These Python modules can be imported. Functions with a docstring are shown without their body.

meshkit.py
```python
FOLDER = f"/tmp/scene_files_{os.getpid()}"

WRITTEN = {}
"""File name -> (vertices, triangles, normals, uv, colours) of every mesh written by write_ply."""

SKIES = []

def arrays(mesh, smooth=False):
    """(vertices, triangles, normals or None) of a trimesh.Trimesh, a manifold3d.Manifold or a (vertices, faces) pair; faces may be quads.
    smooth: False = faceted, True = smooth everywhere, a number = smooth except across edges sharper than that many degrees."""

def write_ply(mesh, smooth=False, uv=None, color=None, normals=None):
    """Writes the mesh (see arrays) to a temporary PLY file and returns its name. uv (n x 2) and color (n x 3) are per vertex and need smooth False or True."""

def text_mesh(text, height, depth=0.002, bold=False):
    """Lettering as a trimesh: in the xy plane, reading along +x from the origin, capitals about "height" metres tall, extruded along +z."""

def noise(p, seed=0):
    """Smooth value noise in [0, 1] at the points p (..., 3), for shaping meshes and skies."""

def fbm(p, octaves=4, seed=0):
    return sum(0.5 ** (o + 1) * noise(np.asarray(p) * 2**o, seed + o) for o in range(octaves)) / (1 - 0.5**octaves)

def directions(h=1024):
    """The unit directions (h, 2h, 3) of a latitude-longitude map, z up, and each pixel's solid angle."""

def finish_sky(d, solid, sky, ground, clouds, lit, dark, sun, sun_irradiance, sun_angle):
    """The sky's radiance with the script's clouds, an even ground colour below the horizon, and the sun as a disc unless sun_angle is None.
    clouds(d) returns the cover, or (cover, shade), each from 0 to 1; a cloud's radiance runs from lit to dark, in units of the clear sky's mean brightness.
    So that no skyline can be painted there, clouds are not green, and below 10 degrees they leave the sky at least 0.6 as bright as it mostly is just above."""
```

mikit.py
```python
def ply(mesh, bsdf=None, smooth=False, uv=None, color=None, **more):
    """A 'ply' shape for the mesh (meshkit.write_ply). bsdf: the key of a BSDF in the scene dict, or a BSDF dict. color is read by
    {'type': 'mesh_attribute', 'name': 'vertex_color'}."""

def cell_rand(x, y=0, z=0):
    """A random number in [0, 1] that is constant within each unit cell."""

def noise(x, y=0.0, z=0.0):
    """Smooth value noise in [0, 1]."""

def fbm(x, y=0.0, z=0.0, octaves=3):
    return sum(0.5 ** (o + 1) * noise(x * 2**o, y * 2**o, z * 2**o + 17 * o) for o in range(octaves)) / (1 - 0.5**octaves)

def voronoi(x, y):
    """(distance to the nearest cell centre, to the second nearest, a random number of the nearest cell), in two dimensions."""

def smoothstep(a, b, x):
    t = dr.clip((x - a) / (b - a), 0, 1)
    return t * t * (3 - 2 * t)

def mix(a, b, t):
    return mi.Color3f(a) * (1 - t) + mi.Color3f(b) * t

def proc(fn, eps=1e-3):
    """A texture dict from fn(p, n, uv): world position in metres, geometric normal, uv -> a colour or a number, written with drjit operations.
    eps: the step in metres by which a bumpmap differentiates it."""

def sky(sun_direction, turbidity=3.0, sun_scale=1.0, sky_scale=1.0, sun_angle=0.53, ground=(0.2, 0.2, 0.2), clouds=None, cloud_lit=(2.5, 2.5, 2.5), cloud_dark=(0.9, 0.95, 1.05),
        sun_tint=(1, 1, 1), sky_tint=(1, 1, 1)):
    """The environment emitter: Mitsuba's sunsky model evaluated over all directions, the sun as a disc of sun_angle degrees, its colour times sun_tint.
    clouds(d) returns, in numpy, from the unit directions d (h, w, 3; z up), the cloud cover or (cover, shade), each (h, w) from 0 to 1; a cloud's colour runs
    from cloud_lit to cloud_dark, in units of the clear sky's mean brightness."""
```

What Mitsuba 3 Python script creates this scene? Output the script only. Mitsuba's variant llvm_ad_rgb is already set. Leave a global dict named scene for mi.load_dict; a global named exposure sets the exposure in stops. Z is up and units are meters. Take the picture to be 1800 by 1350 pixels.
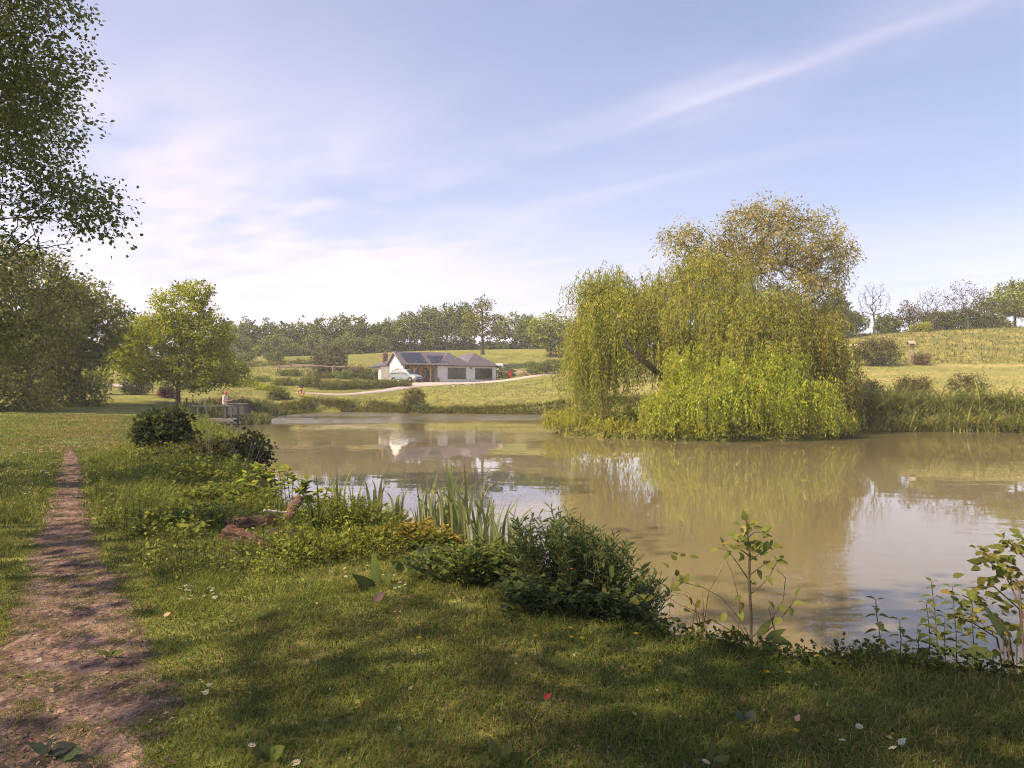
import math
import numpy as np
import trimesh
import manifold3d as m3
import mitsuba as mi
import drjit as dr
import mikit
import meshkit
from scipy.interpolate import RBFInterpolator, RegularGridInterpolator

T = mi.ScalarTransform4f
scene, labels = {}, {}
F, CX, HY, EYE = 1360.0, 900.0, 688.0, 2.1          # how the measured points of the place were taken down

# ------------------------------------------------------------------ camera, sky, exposure
FOV = 67.0
scene['camera'] = {'type': 'perspective', 'fov': FOV, 'fov_axis': 'x', 'near_clip': 0.05, 'far_clip': 6000.0,
                   'to_world': T().look_at(origin=[0, 0, EYE], target=[0, 1000, EYE + 9.6], up=[0, 0, 1])}
SUN_AZ, SUN_EL = math.radians(119), math.radians(46)
SUN = np.array([-math.sin(SUN_AZ) * math.cos(SUN_EL), math.cos(SUN_AZ) * math.cos(SUN_EL), math.sin(SUN_EL)])


def cirrus(d):
    z = np.maximum(d[..., 2], 0.02)
    u, v = d[..., 0] / z, d[..., 1] / z
    a, b = 0.66, -0.75                                # the bands run along this direction of the cloud layer
    s, t = u * a + v * b, -u * b + v * a

    def fb(x, y, k, o=4):
        p = np.stack([x, y, np.full_like(x, k)], -1)
        return sum(0.5 ** (i + 1) * meshkit.noise(p * 2 ** i, seed=11 + i) for i in range(o))

    wisp = fb(s * 0.45, t * 2.6 + 0.8 * fb(s * 0.8, t * 1.1, 3.0), 1.0)
    broad = fb(s * 0.5, t * 0.7, 7.0)
    cover = 0.24 * np.clip((wisp - 0.47) / 0.3, 0, 1) * np.clip((broad - 0.30) / 0.35, 0, 1)
    # a long thin streak and a broken one above it
    warp = 0.16 * (fb(s * 1.3, t * 1.2, 21.0) - 0.5)
    q = t - 2.20 + warp + 0.02 * s
    body = 0.55 + 0.9 * (fb(s * 2.2, t * 9.0, 30.0) - 0.3)
    cover += 0.17 * np.exp(-(q / 0.042) ** 2) * np.clip((s + 2.12) / 0.4, 0, 1) * np.clip(body, 0, 1.3)
    cover += 0.11 * np.exp(-((q - 0.02) / 0.30) ** 2) * np.clip((s + 2.3) / 0.6, 0, 1) * np.clip(fb(s * 2.6, t * 5.0, 34.0) * 2.6 - 0.7, 0, 1)
    # soft bank of high cloud towards the sun
    az, el = np.degrees(np.arctan2(d[..., 0], d[..., 1])), np.degrees(np.arcsin(np.clip(d[..., 2], -1, 1)))
    lump = fb(s * 0.7 + 4, t * 0.9, 41.0)
    bank = np.exp(-(((az + 30) / 25) ** 2)) * np.exp(-(((el - 9 - 0.12 * (az + 20)) / 10) ** 2))
    fine = fb(s * 2.4, t * 4.6, 63.0)
    cover += bank * np.clip(0.55 + 2.2 * (lump - 0.45) + 1.3 * (fine - 0.47), 0, 1) * 0.75
    low = np.exp(-((el - 4.5) / 5.5) ** 2)
    cover += low * np.clip(0.30 + 1.2 * (fb(az * 0.045, el * 0.30, 51.0) - 0.42), 0, 1) * 0.62
    veil = 0.015 + 0.06 * broad + 0.18 * np.exp(-((az + 50) / 45) ** 2)
    return np.clip(np.maximum(cover, 0) * (1 - veil) + veil, 0, 0.9)


scene['sky'] = mikit.sky(SUN, turbidity=3.2, sun_scale=0.63, sky_scale=0.82, sun_angle=0.6, ground=(0.10, 0.11, 0.05), clouds=cirrus,
                         cloud_lit=(2.6, 2.18, 2.30), cloud_dark=(1.0, 0.98, 1.05), sun_tint=(1.0, 0.92, 0.78), sky_tint=(1.20, 0.885, 0.85))
exposure = 3.1


# ------------------------------------------------------------------ small helpers
def W(px, py, d):
    return np.array([(px - CX) / F * d, d, EYE + (HY - py) / F * d])


def unit(v):
    return v / (np.linalg.norm(v, axis=-1, keepdims=True) + 1e-12)


def rng(s):
    return np.random.default_rng(s)


taken = set()


def key_for(name):
    k, i = name, 0
    while k in taken:
        i += 1
        k = f'{name}_{i:03d}'
    taken.add(k)
    return k


def thing(name, label, cat, group=None):
    k = key_for(name)
    labels[k] = {'label': label, 'category': cat}
    if group:
        labels[k]['group'] = group
    return k


def add(parent, name, mesh, bsdf, color=None, smooth=False, label=None, kind=None):
    k = key_for(f'{parent}__{name}' if parent else name)
    if isinstance(mesh, tuple) and len(mesh) > 2:
        mesh, color = mesh[:2], mesh[2]
    if color is not None and (not hasattr(color, 'ndim') or color.ndim == 1):
        n = len(mesh.vertices) if isinstance(mesh, trimesh.Trimesh) else len(mesh[0])
        color = np.tile(np.asarray(color, float), (n, 1))
    if color is not None and smooth not in (True, False):
        smooth = False
    scene[k] = mikit.ply(mesh, bsdf, smooth=smooth, color=color)
    if label or kind:
        labels[k] = {}
        if label:
            labels[k]['label'] = label
        if kind:
            labels[k]['kind'] = kind
    return k


def single(name, mesh, bsdf, label, cat, color=None, smooth=False, group=None):
    k = add(None, name, mesh, bsdf, color, smooth)
    labels[k] = {'label': label, 'category': cat}
    if group:
        labels[k]['group'] = group
    return k


def cat(*ms):
    V, Fc, C, o = [], [], [], 0
    for m in ms:
        if m is None or len(m[0]) == 0:
            continue
        V.append(m[0]); Fc.append(np.asarray(m[1]) + o); o += len(m[0])
        if len(m) > 2:
            C.append(m[2])
    return (np.vstack(V), np.vstack(Fc), np.vstack(C)) if C else (np.vstack(V), np.vstack(Fc))


def box(x0, x1, y0, y1, z0, z1):
    m = trimesh.creation.box([x1 - x0, y1 - y0, z1 - z0])
    m.apply_translation([(x0 + x1) / 2, (y0 + y1) / 2, (z0 + z1) / 2])
    return m


def rbox(x0, x1, y0, y1, z0, z1, r=0.02):
    """a box with rounded edges"""
    s = m3.Manifold.sphere(r, 8)
    pts = [(x, y, z) for x in (x0 + r, x1 - r) for y in (y0 + r, y1 - r) for z in (z0 + r, z1 - r)]
    m = m3.Manifold.batch_hull([s.translate(p) for p in pts]).to_mesh()
    return trimesh.Trimesh(np.array(m.vert_properties)[:, :3], np.array(m.tri_verts), process=False)


def tm(m):
    m = m.to_mesh()
    return trimesh.Trimesh(np.array(m.vert_properties)[:, :3], np.array(m.tri_verts), process=False)


def hull(pts):
    return tm(m3.Manifold.hull_points(np.asarray(pts, float)))


def place(mesh, M, loc):
    if isinstance(mesh, trimesh.Trimesh):
        mesh = mesh.copy()
        mesh.vertices = np.asarray(mesh.vertices) @ np.asarray(M).T + loc
        return mesh
    return (mesh[0] @ np.asarray(M).T + loc, *mesh[1:])


def rotz(a):
    c, s = math.cos(a), math.sin(a)
    return np.array([[c, -s, 0], [s, c, 0], [0, 0, 1.0]])


def frame(t):
    a = np.cross(t, np.where(np.abs(t[..., 2:]) < 0.9, [0, 0, 1.0], [1.0, 0, 0]))
    a = unit(a)
    return a, np.cross(t, a)


def tube(P, R, sides=6):
    """one round tube through the points P with radii R, ends closed to a point"""
    P = np.asarray(P, float)
    R = np.broadcast_to(np.asarray(R, float), (len(P),))
    t = unit(np.gradient(P, axis=0))
    a = np.zeros_like(P)
    a[0] = frame(t[0])[0]
    for i in range(1, len(P)):
        v = a[i - 1] - t[i] * np.dot(a[i - 1], t[i])
        a[i] = v / (np.linalg.norm(v) + 1e-12)
    b = np.cross(t, a)
    ang = np.arange(sides) * 2 * np.pi / sides
    v = P[:, None] + R[:, None, None] * (np.cos(ang)[None, :, None] * a[:, None] + np.sin(ang)[None, :, None] * b[:, None])
    n = len(P)
    i, j = np.meshgrid(np.arange(n - 1), np.arange(sides), indexing='ij')
    q = np.stack([i * sides + j, i * sides + (j + 1) % sides, (i + 1) * sides + (j + 1) % sides, (i + 1) * sides + j], -1).reshape(-1, 4)
    f = np.vstack([q[:, [0, 1, 2]], q[:, [0, 2, 3]]])
    V = np.vstack([v.reshape(-1, 3), P[:1], P[-1:]])
    k = np.arange(sides)
    c0 = np.stack([(k + 1) % sides, k, np.full(sides, n * sides)], 1)
    c1 = np.stack([(n - 1) * sides + k, (n - 1) * sides + (k + 1) % sides, np.full(sides, n * sides + 1)], 1)
    return V, np.vstack([f, c0, c1])


def tubes(P, R, sides=4):
    """many tubes of the same number of points: P (n, k, 3), R (n, k)"""
    n, k = P.shape[:2]
    t = unit(np.gradient(P, axis=1))
    a, b = frame(t)
    ang = np.arange(sides) * 2 * np.pi / sides
    v = P[:, :, None] + R[:, :, None, None] * (np.cos(ang)[:, None] * a[:, :, None] + np.sin(ang)[:, None] * b[:, :, None])
    i, j = np.meshgrid(np.arange(k - 1), np.arange(sides), indexing='ij')
    q = np.stack([i * sides + j, i * sides + (j + 1) % sides, (i + 1) * sides + (j + 1) % sides, (i + 1) * sides + j], -1).reshape(-1, 4)
    f = np.vstack([q[:, [0, 1, 2]], q[:, [0, 2, 3]]])
    Fc = (f[None] + (np.arange(n) * k * sides)[:, None, None]).reshape(-1, 3)
    return v.reshape(-1, 3), Fc


def cards(P, ax, nr, L, Wd, C, fold=0.12):
    """leaves of two triangles: points P, axis, normal, length, width, colour per leaf"""
    n = len(P)
    L = np.broadcast_to(np.asarray(L, float), (n,))[:, None]
    Wd = np.broadcast_to(np.asarray(Wd, float), (n,))[:, None]
    ax = unit(ax)
    side = unit(np.cross(ax, nr))
    nn = np.cross(side, ax)
    m = P + ax * L * 0.45
    V = np.stack([P, m + side * Wd / 2 + nn * fold * Wd, P + ax * L, m - side * Wd / 2 + nn * fold * Wd], 1).reshape(-1, 3)
    i = np.arange(n)[:, None] * 4
    Fc = np.hstack([i, i + 1, i + 2, i, i + 2, i + 3]).reshape(-1, 3)
    return V, Fc, np.repeat(np.broadcast_to(C, (n, 3)), 4, axis=0)


def blades(P, ang, H, Wd, lean, C, seg=2):
    """grass blades: root points, heading of the lean, height, width, how far the tip leans (fraction of the height), colour"""
    n = len(P)
    H, Wd, lean = (np.broadcast_to(np.asarray(x, float), (n,)) for x in (H, Wd, lean))
    d = np.stack([np.cos(ang), np.sin(ang), 0 * ang], 1)
    s = np.stack([-np.sin(ang), np.cos(ang), 0 * ang], 1)
    rows = []
    for k in range(seg + 1):
        f = k / seg
        c = P + d * (H * lean * f ** 1.8)[:, None] + np.array([0, 0, 1.0]) * (H * (f - 0.35 * np.minimum(lean, 1.6) * f ** 2.4))[:, None]
        if k < seg:
            w = (Wd * (1 - 0.55 * f) / 2)[:, None]
            rows += [c - s * w, c + s * w]
        else:
            rows.append(c)
    V = np.stack(rows, 1)
    m = V.shape[1]
    f = []
    for k in range(seg - 1):
        f += [[2 * k, 2 * k + 1, 2 * k + 3], [2 * k, 2 * k + 3, 2 * k + 2]]
    f.append([2 * seg - 2, 2 * seg - 1, 2 * seg])
    Fc = (np.array(f)[None] + (np.arange(n) * m)[:, None, None]).reshape(-1, 3)
    return V.reshape(-1, 3), Fc, np.repeat(np.broadcast_to(C, (n, 3)), m, axis=0)


def tint(r, n, pal, spread=0.16):
    """n leaf colours out of a palette, each a little lighter or darker"""
    pal = np.asarray(pal, float)
    if len(pal) == 1:
        c = np.repeat(pal, n, 0)
    else:
        w = r.dirichlet(np.full(len(pal), 0.55), n)
        c = w @ pal
    return np.clip(c * (1 + spread * r.standard_normal((n, 1))) * (1 + 0.05 * r.standard_normal((n, 3))), 0.004, 0.9)


def leafmesh(base, ax, nr, L, Wd, C, shape='ovate', curl=0.15, fold=0.18, rows=6, wave=0.0, seed=0):
    """one broad leaf with a midrib fold, bent along its length"""
    ax = unit(np.asarray(ax, float)); nr = np.asarray(nr, float)
    side = unit(np.cross(ax, nr)); nn = np.cross(side, ax)
    f = np.linspace(0, 1, rows)
    if shape == 'ovate':
        w = np.sin(np.pi * f ** 0.72) ** 0.85 * (1 - 0.25 * f)
    elif shape == 'lance':
        w = np.sin(np.pi * f ** 0.85) ** 0.9
    elif shape == 'round':
        w = np.sqrt(np.clip(1 - (2 * f - 0.95) ** 2 / 1.1, 0, 1))
    else:
        w = (1 - f ** 2.2) * (0.75 + 0.5 * f)
    w = np.maximum(w, 0.02)
    r = rng(seed)
    V, Cc = [], []
    tip = -curl * f ** 2 * L
    for k in range(rows):
        c = np.asarray(base) + ax * L * f[k] * (1 - 0.25 * abs(curl) * f[k]) + nn * tip[k]
        u = wave * L * r.standard_normal(2)
        V += [c - side * w[k] * Wd / 2 + nn * (fold * w[k] * Wd / 2 + u[0]), c, c + side * w[k] * Wd / 2 + nn * (fold * w[k] * Wd / 2 + u[1])]
        Cc += [C, np.asarray(C) * 1.12, C]
    V = np.array(V)
    Fc = []
    for k in range(rows - 1):
        a = 3 * k
        Fc += [[a, a + 1, a + 4], [a, a + 4, a + 3], [a + 1, a + 2, a + 5], [a + 1, a + 5, a + 4]]
    return V, np.array(Fc), np.array(Cc)


def sword(base, heading, L, Wd, lean, C, seg=8, droop=0.0, twist=0.0):
    """one sword leaf that rises and may fold over at the tip"""
    f = np.linspace(0, 1, seg + 1)
    d = np.array([math.cos(heading), math.sin(heading), 0])
    pitch = math.pi / 2 - lean * f - droop * np.clip(f - 0.55, 0, 1) ** 1.3 * 5
    st = L / seg
    P = [np.asarray(base, float)]
    for k in range(seg):
        P.append(P[-1] + st * (d * math.cos(pitch[k]) + np.array([0, 0, math.sin(pitch[k])])))
    P = np.array(P)
    s0 = np.array([-d[1], d[0], 0])
    V, Cc = [], []
    for k in range(seg + 1):
        s = s0 * math.cos(twist * f[k]) + d * math.sin(twist * f[k])
        w = Wd * (0.75 + 0.5 * f[k]) * max(1 - f[k] ** 3.0, 0.03) / 2
        V += [P[k] - s * w, P[k] + s * w]
        Cc += [C, C]
    Fc = []
    for k in range(seg):
        a = 2 * k
        Fc += [[a, a + 1, a + 3], [a, a + 3, a + 2]]
    return np.array(V), np.array(Fc), np.array(Cc, float)


# ------------------------------------------------------------------ materials
VC = {'type': 'mesh_attribute', 'name': 'vertex_color'}
scene['leaf'] = {'type': 'principledthin', 'base_color': VC, 'roughness': 0.55, 'diff_trans': 0.9, 'eta': 1.35}
scene['gloss_leaf'] = {'type': 'principledthin', 'base_color': VC, 'roughness': 0.38, 'diff_trans': 0.7, 'eta': 1.45}
scene['matte'] = {'type': 'twosided', 'bsdf': {'type': 'principled', 'base_color': VC, 'roughness': 0.85, 'specular': 0.25}}
scene['paintwork'] = {'type': 'twosided', 'bsdf': {'type': 'principled', 'base_color': VC, 'roughness': 0.3, 'specular': 0.5, 'clearcoat': 0.6}}


def bark_color(p, n, uv):
    g = mikit.fbm(p.x * 26, p.y * 26, p.z * 7, 3)
    m = mikit.fbm(p.x * 3, p.y * 3, p.z * 3, 2)
    return mikit.mix(mikit.mix([0.045, 0.036, 0.028], [0.15, 0.125, 0.098], g), [0.075, 0.085, 0.05], mikit.smoothstep(0.55, 0.8, m) * 0.6)


scene['bark'] = {'type': 'twosided', 'bsdf': {'type': 'bumpmap', 'arbitrary': mikit.proc(lambda p, n, uv: mikit.fbm(p.x * 30, p.y * 30, p.z * 8, 3), eps=0.004), 'scale': 0.02,
                 'bsdf': {'type': 'principled', 'base_color': mikit.proc(bark_color), 'roughness': 0.9, 'specular': 0.2}}}


def ground_color(p, n, uv):
    x, y = p.x, p.y
    a = mikit.fbm(x * 0.9, y * 0.9, 0.0, 4)
    b = mikit.fbm(x * 0.12 + 9, y * 0.12, 3.0, 3)
    c = mikit.noise(x * 7, y * 7)
    g = mikit.mix([0.105, 0.125, 0.032], [0.205, 0.208, 0.056], mikit.smoothstep(0.25, 0.75, a * 0.6 + b * 0.4))
    g = mikit.mix(g, [0.20, 0.165, 0.07], mikit.smoothstep(0.56, 0.74, mikit.fbm(x * 0.35 + 3, y * 0.35, 8.0, 3)) * 0.3)
    # the strip of dry mown grass below the rough hillside, right of the pond
    e = (mikit.fbm(x * 0.15, y * 0.15, 5.0, 3) - 0.5) * 9
    s = mikit.smoothstep(55, 60, y + e) * (1 - mikit.smoothstep(83.6, 84.6, y + 0.05 * e)) * mikit.smoothstep(6, 14, x)
    dry = mikit.mix([0.165, 0.175, 0.056], [0.245, 0.215, 0.082], mikit.smoothstep(0.3, 0.7, mikit.fbm(x * 0.10, y * 0.35, 2.0, 4)))
    g = mikit.mix(g, dry, s)
    r = mikit.smoothstep(84.4, 85.4, y + 0.05 * e) * mikit.smoothstep(2, 12, x)
    rough = mikit.mix([0.115, 0.122, 0.034], [0.205, 0.190, 0.062], mikit.smoothstep(0.3, 0.7, mikit.fbm(x * 0.7, y * 0.5, 4.0, 4)))
    g = mikit.mix(g, rough, r)
    g = mikit.mix(g, [0.120, 0.090, 0.052], mikit.smoothstep(0.56, 0.70, mikit.fbm(x * 2.3, y * 2.3, 1.0, 4)) * 0.6)
    return g * (0.75 + 0.5 * c)


scene['turf'] = {'type': 'twosided', 'bsdf': {'type': 'bumpmap', 'arbitrary': mikit.proc(lambda p, n, uv: mikit.fbm(p.x * 2.5, p.y * 2.5, 0.0, 4), eps=0.03), 'scale': 0.16,
                 'bsdf': {'type': 'principled', 'base_color': mikit.proc(ground_color), 'roughness': 0.95, 'specular': 0.1}}}


def dirt_color(p, n, uv):
    a = mikit.fbm(p.x * 6, p.y * 6, 0.0, 4)
    b = mikit.fbm(p.x * 40, p.y * 40, 2.0, 2)
    c = mikit.mix([0.092, 0.062, 0.050], [0.215, 0.150, 0.126], mikit.smoothstep(0.25, 0.75, 0.6 * a + 0.4 * b))
    return mikit.mix(c, [0.055, 0.034, 0.032], mikit.smoothstep(0.60, 0.70, mikit.fbm(p.x * 16, p.y * 9, 5.0, 3)) * 0.75)


scene['dirt'] = {'type': 'twosided', 'bsdf': {'type': 'bumpmap', 'arbitrary': mikit.proc(lambda p, n, uv: mikit.fbm(p.x * 14, p.y * 11, 0.0, 4), eps=0.004), 'scale': 0.05,
                 'bsdf': {'type': 'principled', 'base_color': mikit.proc(dirt_color), 'roughness': 0.95, 'specular': 0.15}}}


def gravel_color(p, n, uv):
    a = mikit.fbm(p.x * 1.2, p.y * 1.2, 0.0, 4)
    return mikit.mix([0.26, 0.22, 0.21], [0.38, 0.33, 0.32], a)


scene['gravel'] = {'type': 'twosided', 'bsdf': {'type': 'principled', 'base_color': mikit.proc(gravel_color), 'roughness': 0.95, 'specular': 0.1}}


def ripple(p, n, uv):
    x, y = p.x, p.y
    gust = mikit.smoothstep(0.42, 0.66, mikit.fbm(x * 0.035 + 2.0, y * 0.11, 3.0, 3) + 0.16 * mikit.smoothstep(44, 58, y) + 0.10 * mikit.smoothstep(14, 22, x) * mikit.smoothstep(30, 36, y))
    w = mikit.noise(x * 0.9 + 0.3 * y, y * 2.2) * 0.010 + mikit.noise(x * 2.6, y * 6.0) * 0.0035 + mikit.noise(x * 0.25, y * 0.6, 4.0) * 0.02
    c = mikit.fbm(x * 3.2 + 0.4 * y, y * 7.5, 1.0, 2) * 0.030
    far = mikit.smoothstep(33, 52, y)
    return w * (0.10 + 0.05 * far) + c * (0.006 + (0.06 + 0.78 * far) * gust)


def silt(p, n, uv):
    a = mikit.fbm(p.x * 0.08, p.y * 0.10, 0.0, 3)
    return mikit.mix([0.160, 0.135, 0.073], [0.205, 0.175, 0.102], a)


scene['pond'] = {'type': 'bumpmap', 'arbitrary': mikit.proc(ripple, eps=0.02), 'scale': 1.0,
                 'bsdf': {'type': 'plastic', 'diffuse_reflectance': mikit.proc(silt), 'int_ior': 1.333, 'nonlinear': False}}


def render_color(p, n, uv):
    return mikit.mix([0.70, 0.67, 0.66], [0.80, 0.77, 0.76], mikit.fbm(p.x * 2, p.y * 2, p.z * 2, 3))


scene['wall_render'] = {'type': 'twosided', 'bsdf': {'type': 'principled', 'base_color': mikit.proc(render_color), 'roughness': 0.9, 'specular': 0.2}}


def slate_color(p, n, uv):
    k = mikit.cell_rand(dr.floor((p.x * 0.88 + p.y * 0.47) / 0.3), dr.floor(p.z / 0.14))
    return mikit.mix([0.075, 0.068, 0.085], [0.125, 0.112, 0.135], 0.6 * k + 0.4 * mikit.fbm(p.x * 2, p.y * 2, p.z * 2, 2))


scene['slate'] = {'type': 'twosided', 'bsdf': {'type': 'principled', 'base_color': mikit.proc(slate_color), 'roughness': 0.42, 'specular': 0.5}}
scene['solar'] = {'type': 'twosided', 'bsdf': {'type': 'principled', 'base_color': {'type': 'rgb', 'value': [0.018, 0.022, 0.045]}, 'roughness': 0.16, 'specular': 0.6}}
scene['pane'] = {'type': 'twosided', 'bsdf': {'type': 'principled', 'base_color': {'type': 'rgb', 'value': [0.022, 0.026, 0.028]}, 'roughness': 0.05, 'specular': 0.6}}
scene['metal'] = {'type': 'twosided', 'bsdf': {'type': 'principled', 'base_color': VC, 'roughness': 0.28, 'metallic': 0.85, 'specular': 0.5}}


def timber_color(p, n, uv):
    g = mikit.fbm(p.x * 9 + p.y * 3, p.z * 30, p.y * 12, 3)
    return mikit.mix([0.60, 0.60, 0.60], [1.0, 1.0, 1.0], g)


scene['timber'] = {'type': 'twosided', 'bsdf': {'type': 'principled', 'base_color': VC, 'roughness': 0.8, 'specular': 0.2}}

# ------------------------------------------------------------------ the lie of the land
SHORE = np.array([(3.3, 4.85), (2.5, 5.0), (1.85, 5.1), (0.94, 5.75), (0.45, 6.7), (-0.45, 8.2), (-1.75, 9.8), (-3.0, 11.3), (-4.4, 14.2), (-6.9, 20), (-9.8, 28), (-13.6, 36), (-17.0, 42),
                  (-19.0, 46), (-20.2, 50), (-21.0, 55), (-21.0, 62), (-20.5, 69), (-20.6, 74), (-19.5, 79), (-16, 80), (-11, 76), (-5.4, 73.5), (0, 71.5), (5.2, 71), (10, 68), (14, 60),
                  (16.2, 50), (17.5, 43.5), (19.5, 41.2), (22.8, 41.2), (27, 40), (33, 36), (37, 26), (33, 14), (22, 6.5), (12, 3.6), (6.5, 3.4), (4.3, 4.3)])
ISLAND = [(7.4, 38.3, 5.6, 3.4), (9.6, 36.0, 6.0, 3.3), (5.2, 45.0, 2.0, 3.6)]

CTRL = [(-30, -30, .5), (0, -30, .5), (30, -30, .5), (-6, 1, .45), (-2, 2, .45), (2, 2, .45), (5, 2.4, .45), (-3, 5, .45), (0, 4, .45), (-8, 5, .47), (-14, 6, .6), (-25, 8, .9), (-5, 10, .45), (-9, 14, .46),
        (-15, 16, .55), (-25, 20, .9), (-10, 22, .46), (-15, 26, .48), (-22, 30, .6), (-14, 33, .46), (-20, 40, .6), (-28, 42, .75), (-20, 48, .55), (-26, 55, 1.0), (-24, 60, 1.1), (-32, 60, 1.45), (-40, 58, 1.6),
        (-30, 70, 1.6), (-42, 75, 2.1), (-52, 72, 2.6)]
for px, py, d in [(250, 650, 110), (120, 655, 112), (20, 655, 110), (100, 640, 140), (480, 716, 74), (455, 690, 85), (529, 694, 80), (640, 692, 86), (740, 673, 102), (800, 674, 104), (860, 673, 106), (1010, 652, 116), (930, 658, 114),
                  (700, 671, 108), (760, 671, 112), (860, 671, 114), (660, 668, 114), (760, 667, 122), (870, 667, 122), (500, 662, 102), (600, 662, 106), (450, 640, 122), (600, 636, 124), (700, 632, 138), (860, 626, 142), (960, 618, 150), (1050, 616, 150), (760, 616, 165),
                  (400, 626, 162), (560, 626, 166), (690, 618, 168), (960, 612, 172), (300, 640, 160), (800, 722, 75), (860, 687, 88), (950, 690, 86), (1000, 664, 100), (900, 705, 80), (620, 712, 80), (560, 706, 80),
                  (1500, 704, 50), (1800, 708, 48), (1650, 694, 58), (1500, 690, 62), (1800, 692, 58), (1650, 652, 79), (1500, 652, 80), (1800, 650, 78), (1650, 641, 84), (1500, 641, 85), (1800, 640, 84), (1650, 583, 116), (1800, 576, 116), (1500, 590, 120),
                  (1650, 612, 100), (1800, 608, 100), (1500, 615, 102), (1300, 640, 95), (1300, 610, 125), (1150, 640, 112), (1150, 612, 150), (1650, 583, 135), (1800, 577, 135), (1500, 588, 140), (1990, 572, 116), (1990, 640, 84), (1990, 705, 50)]:
    CTRL.append(tuple(W(px, py, d)))
for a in np.radians(np.arange(-180, 180, 20)):
    for r_, zz in ((330, 13.0), (700, 15.0)):
        x, y = r_ * math.sin(a), r_ * math.cos(a)
        CTRL.append((x, y, zz if y > -60 else 3.0 if r_ < 400 else 5.0))
CTRL = np.array(CTRL)
_rbf = RBFInterpolator(CTRL[:, :2], CTRL[:, 2], kernel='linear', smoothing=0.02)
_gx = np.sort(np.concatenate([np.sinh(np.linspace(-7.2, 7.2, 421)) * 1.5]))
_gy = 6 + np.sinh(np.linspace(-7.2, 7.2, 421)) * 1.5
_X, _Y = np.meshgrid(_gx, _gy, indexing='ij')
_Z = np.clip(_rbf(np.stack([np.clip(_X, -690, 690).ravel(), np.clip(_Y, -690, 690).ravel()], 1)), 0.3, 22).reshape(_X.shape)
_base = RegularGridInterpolator((_gx, _gy), _Z, bounds_error=False, fill_value=None)


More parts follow.
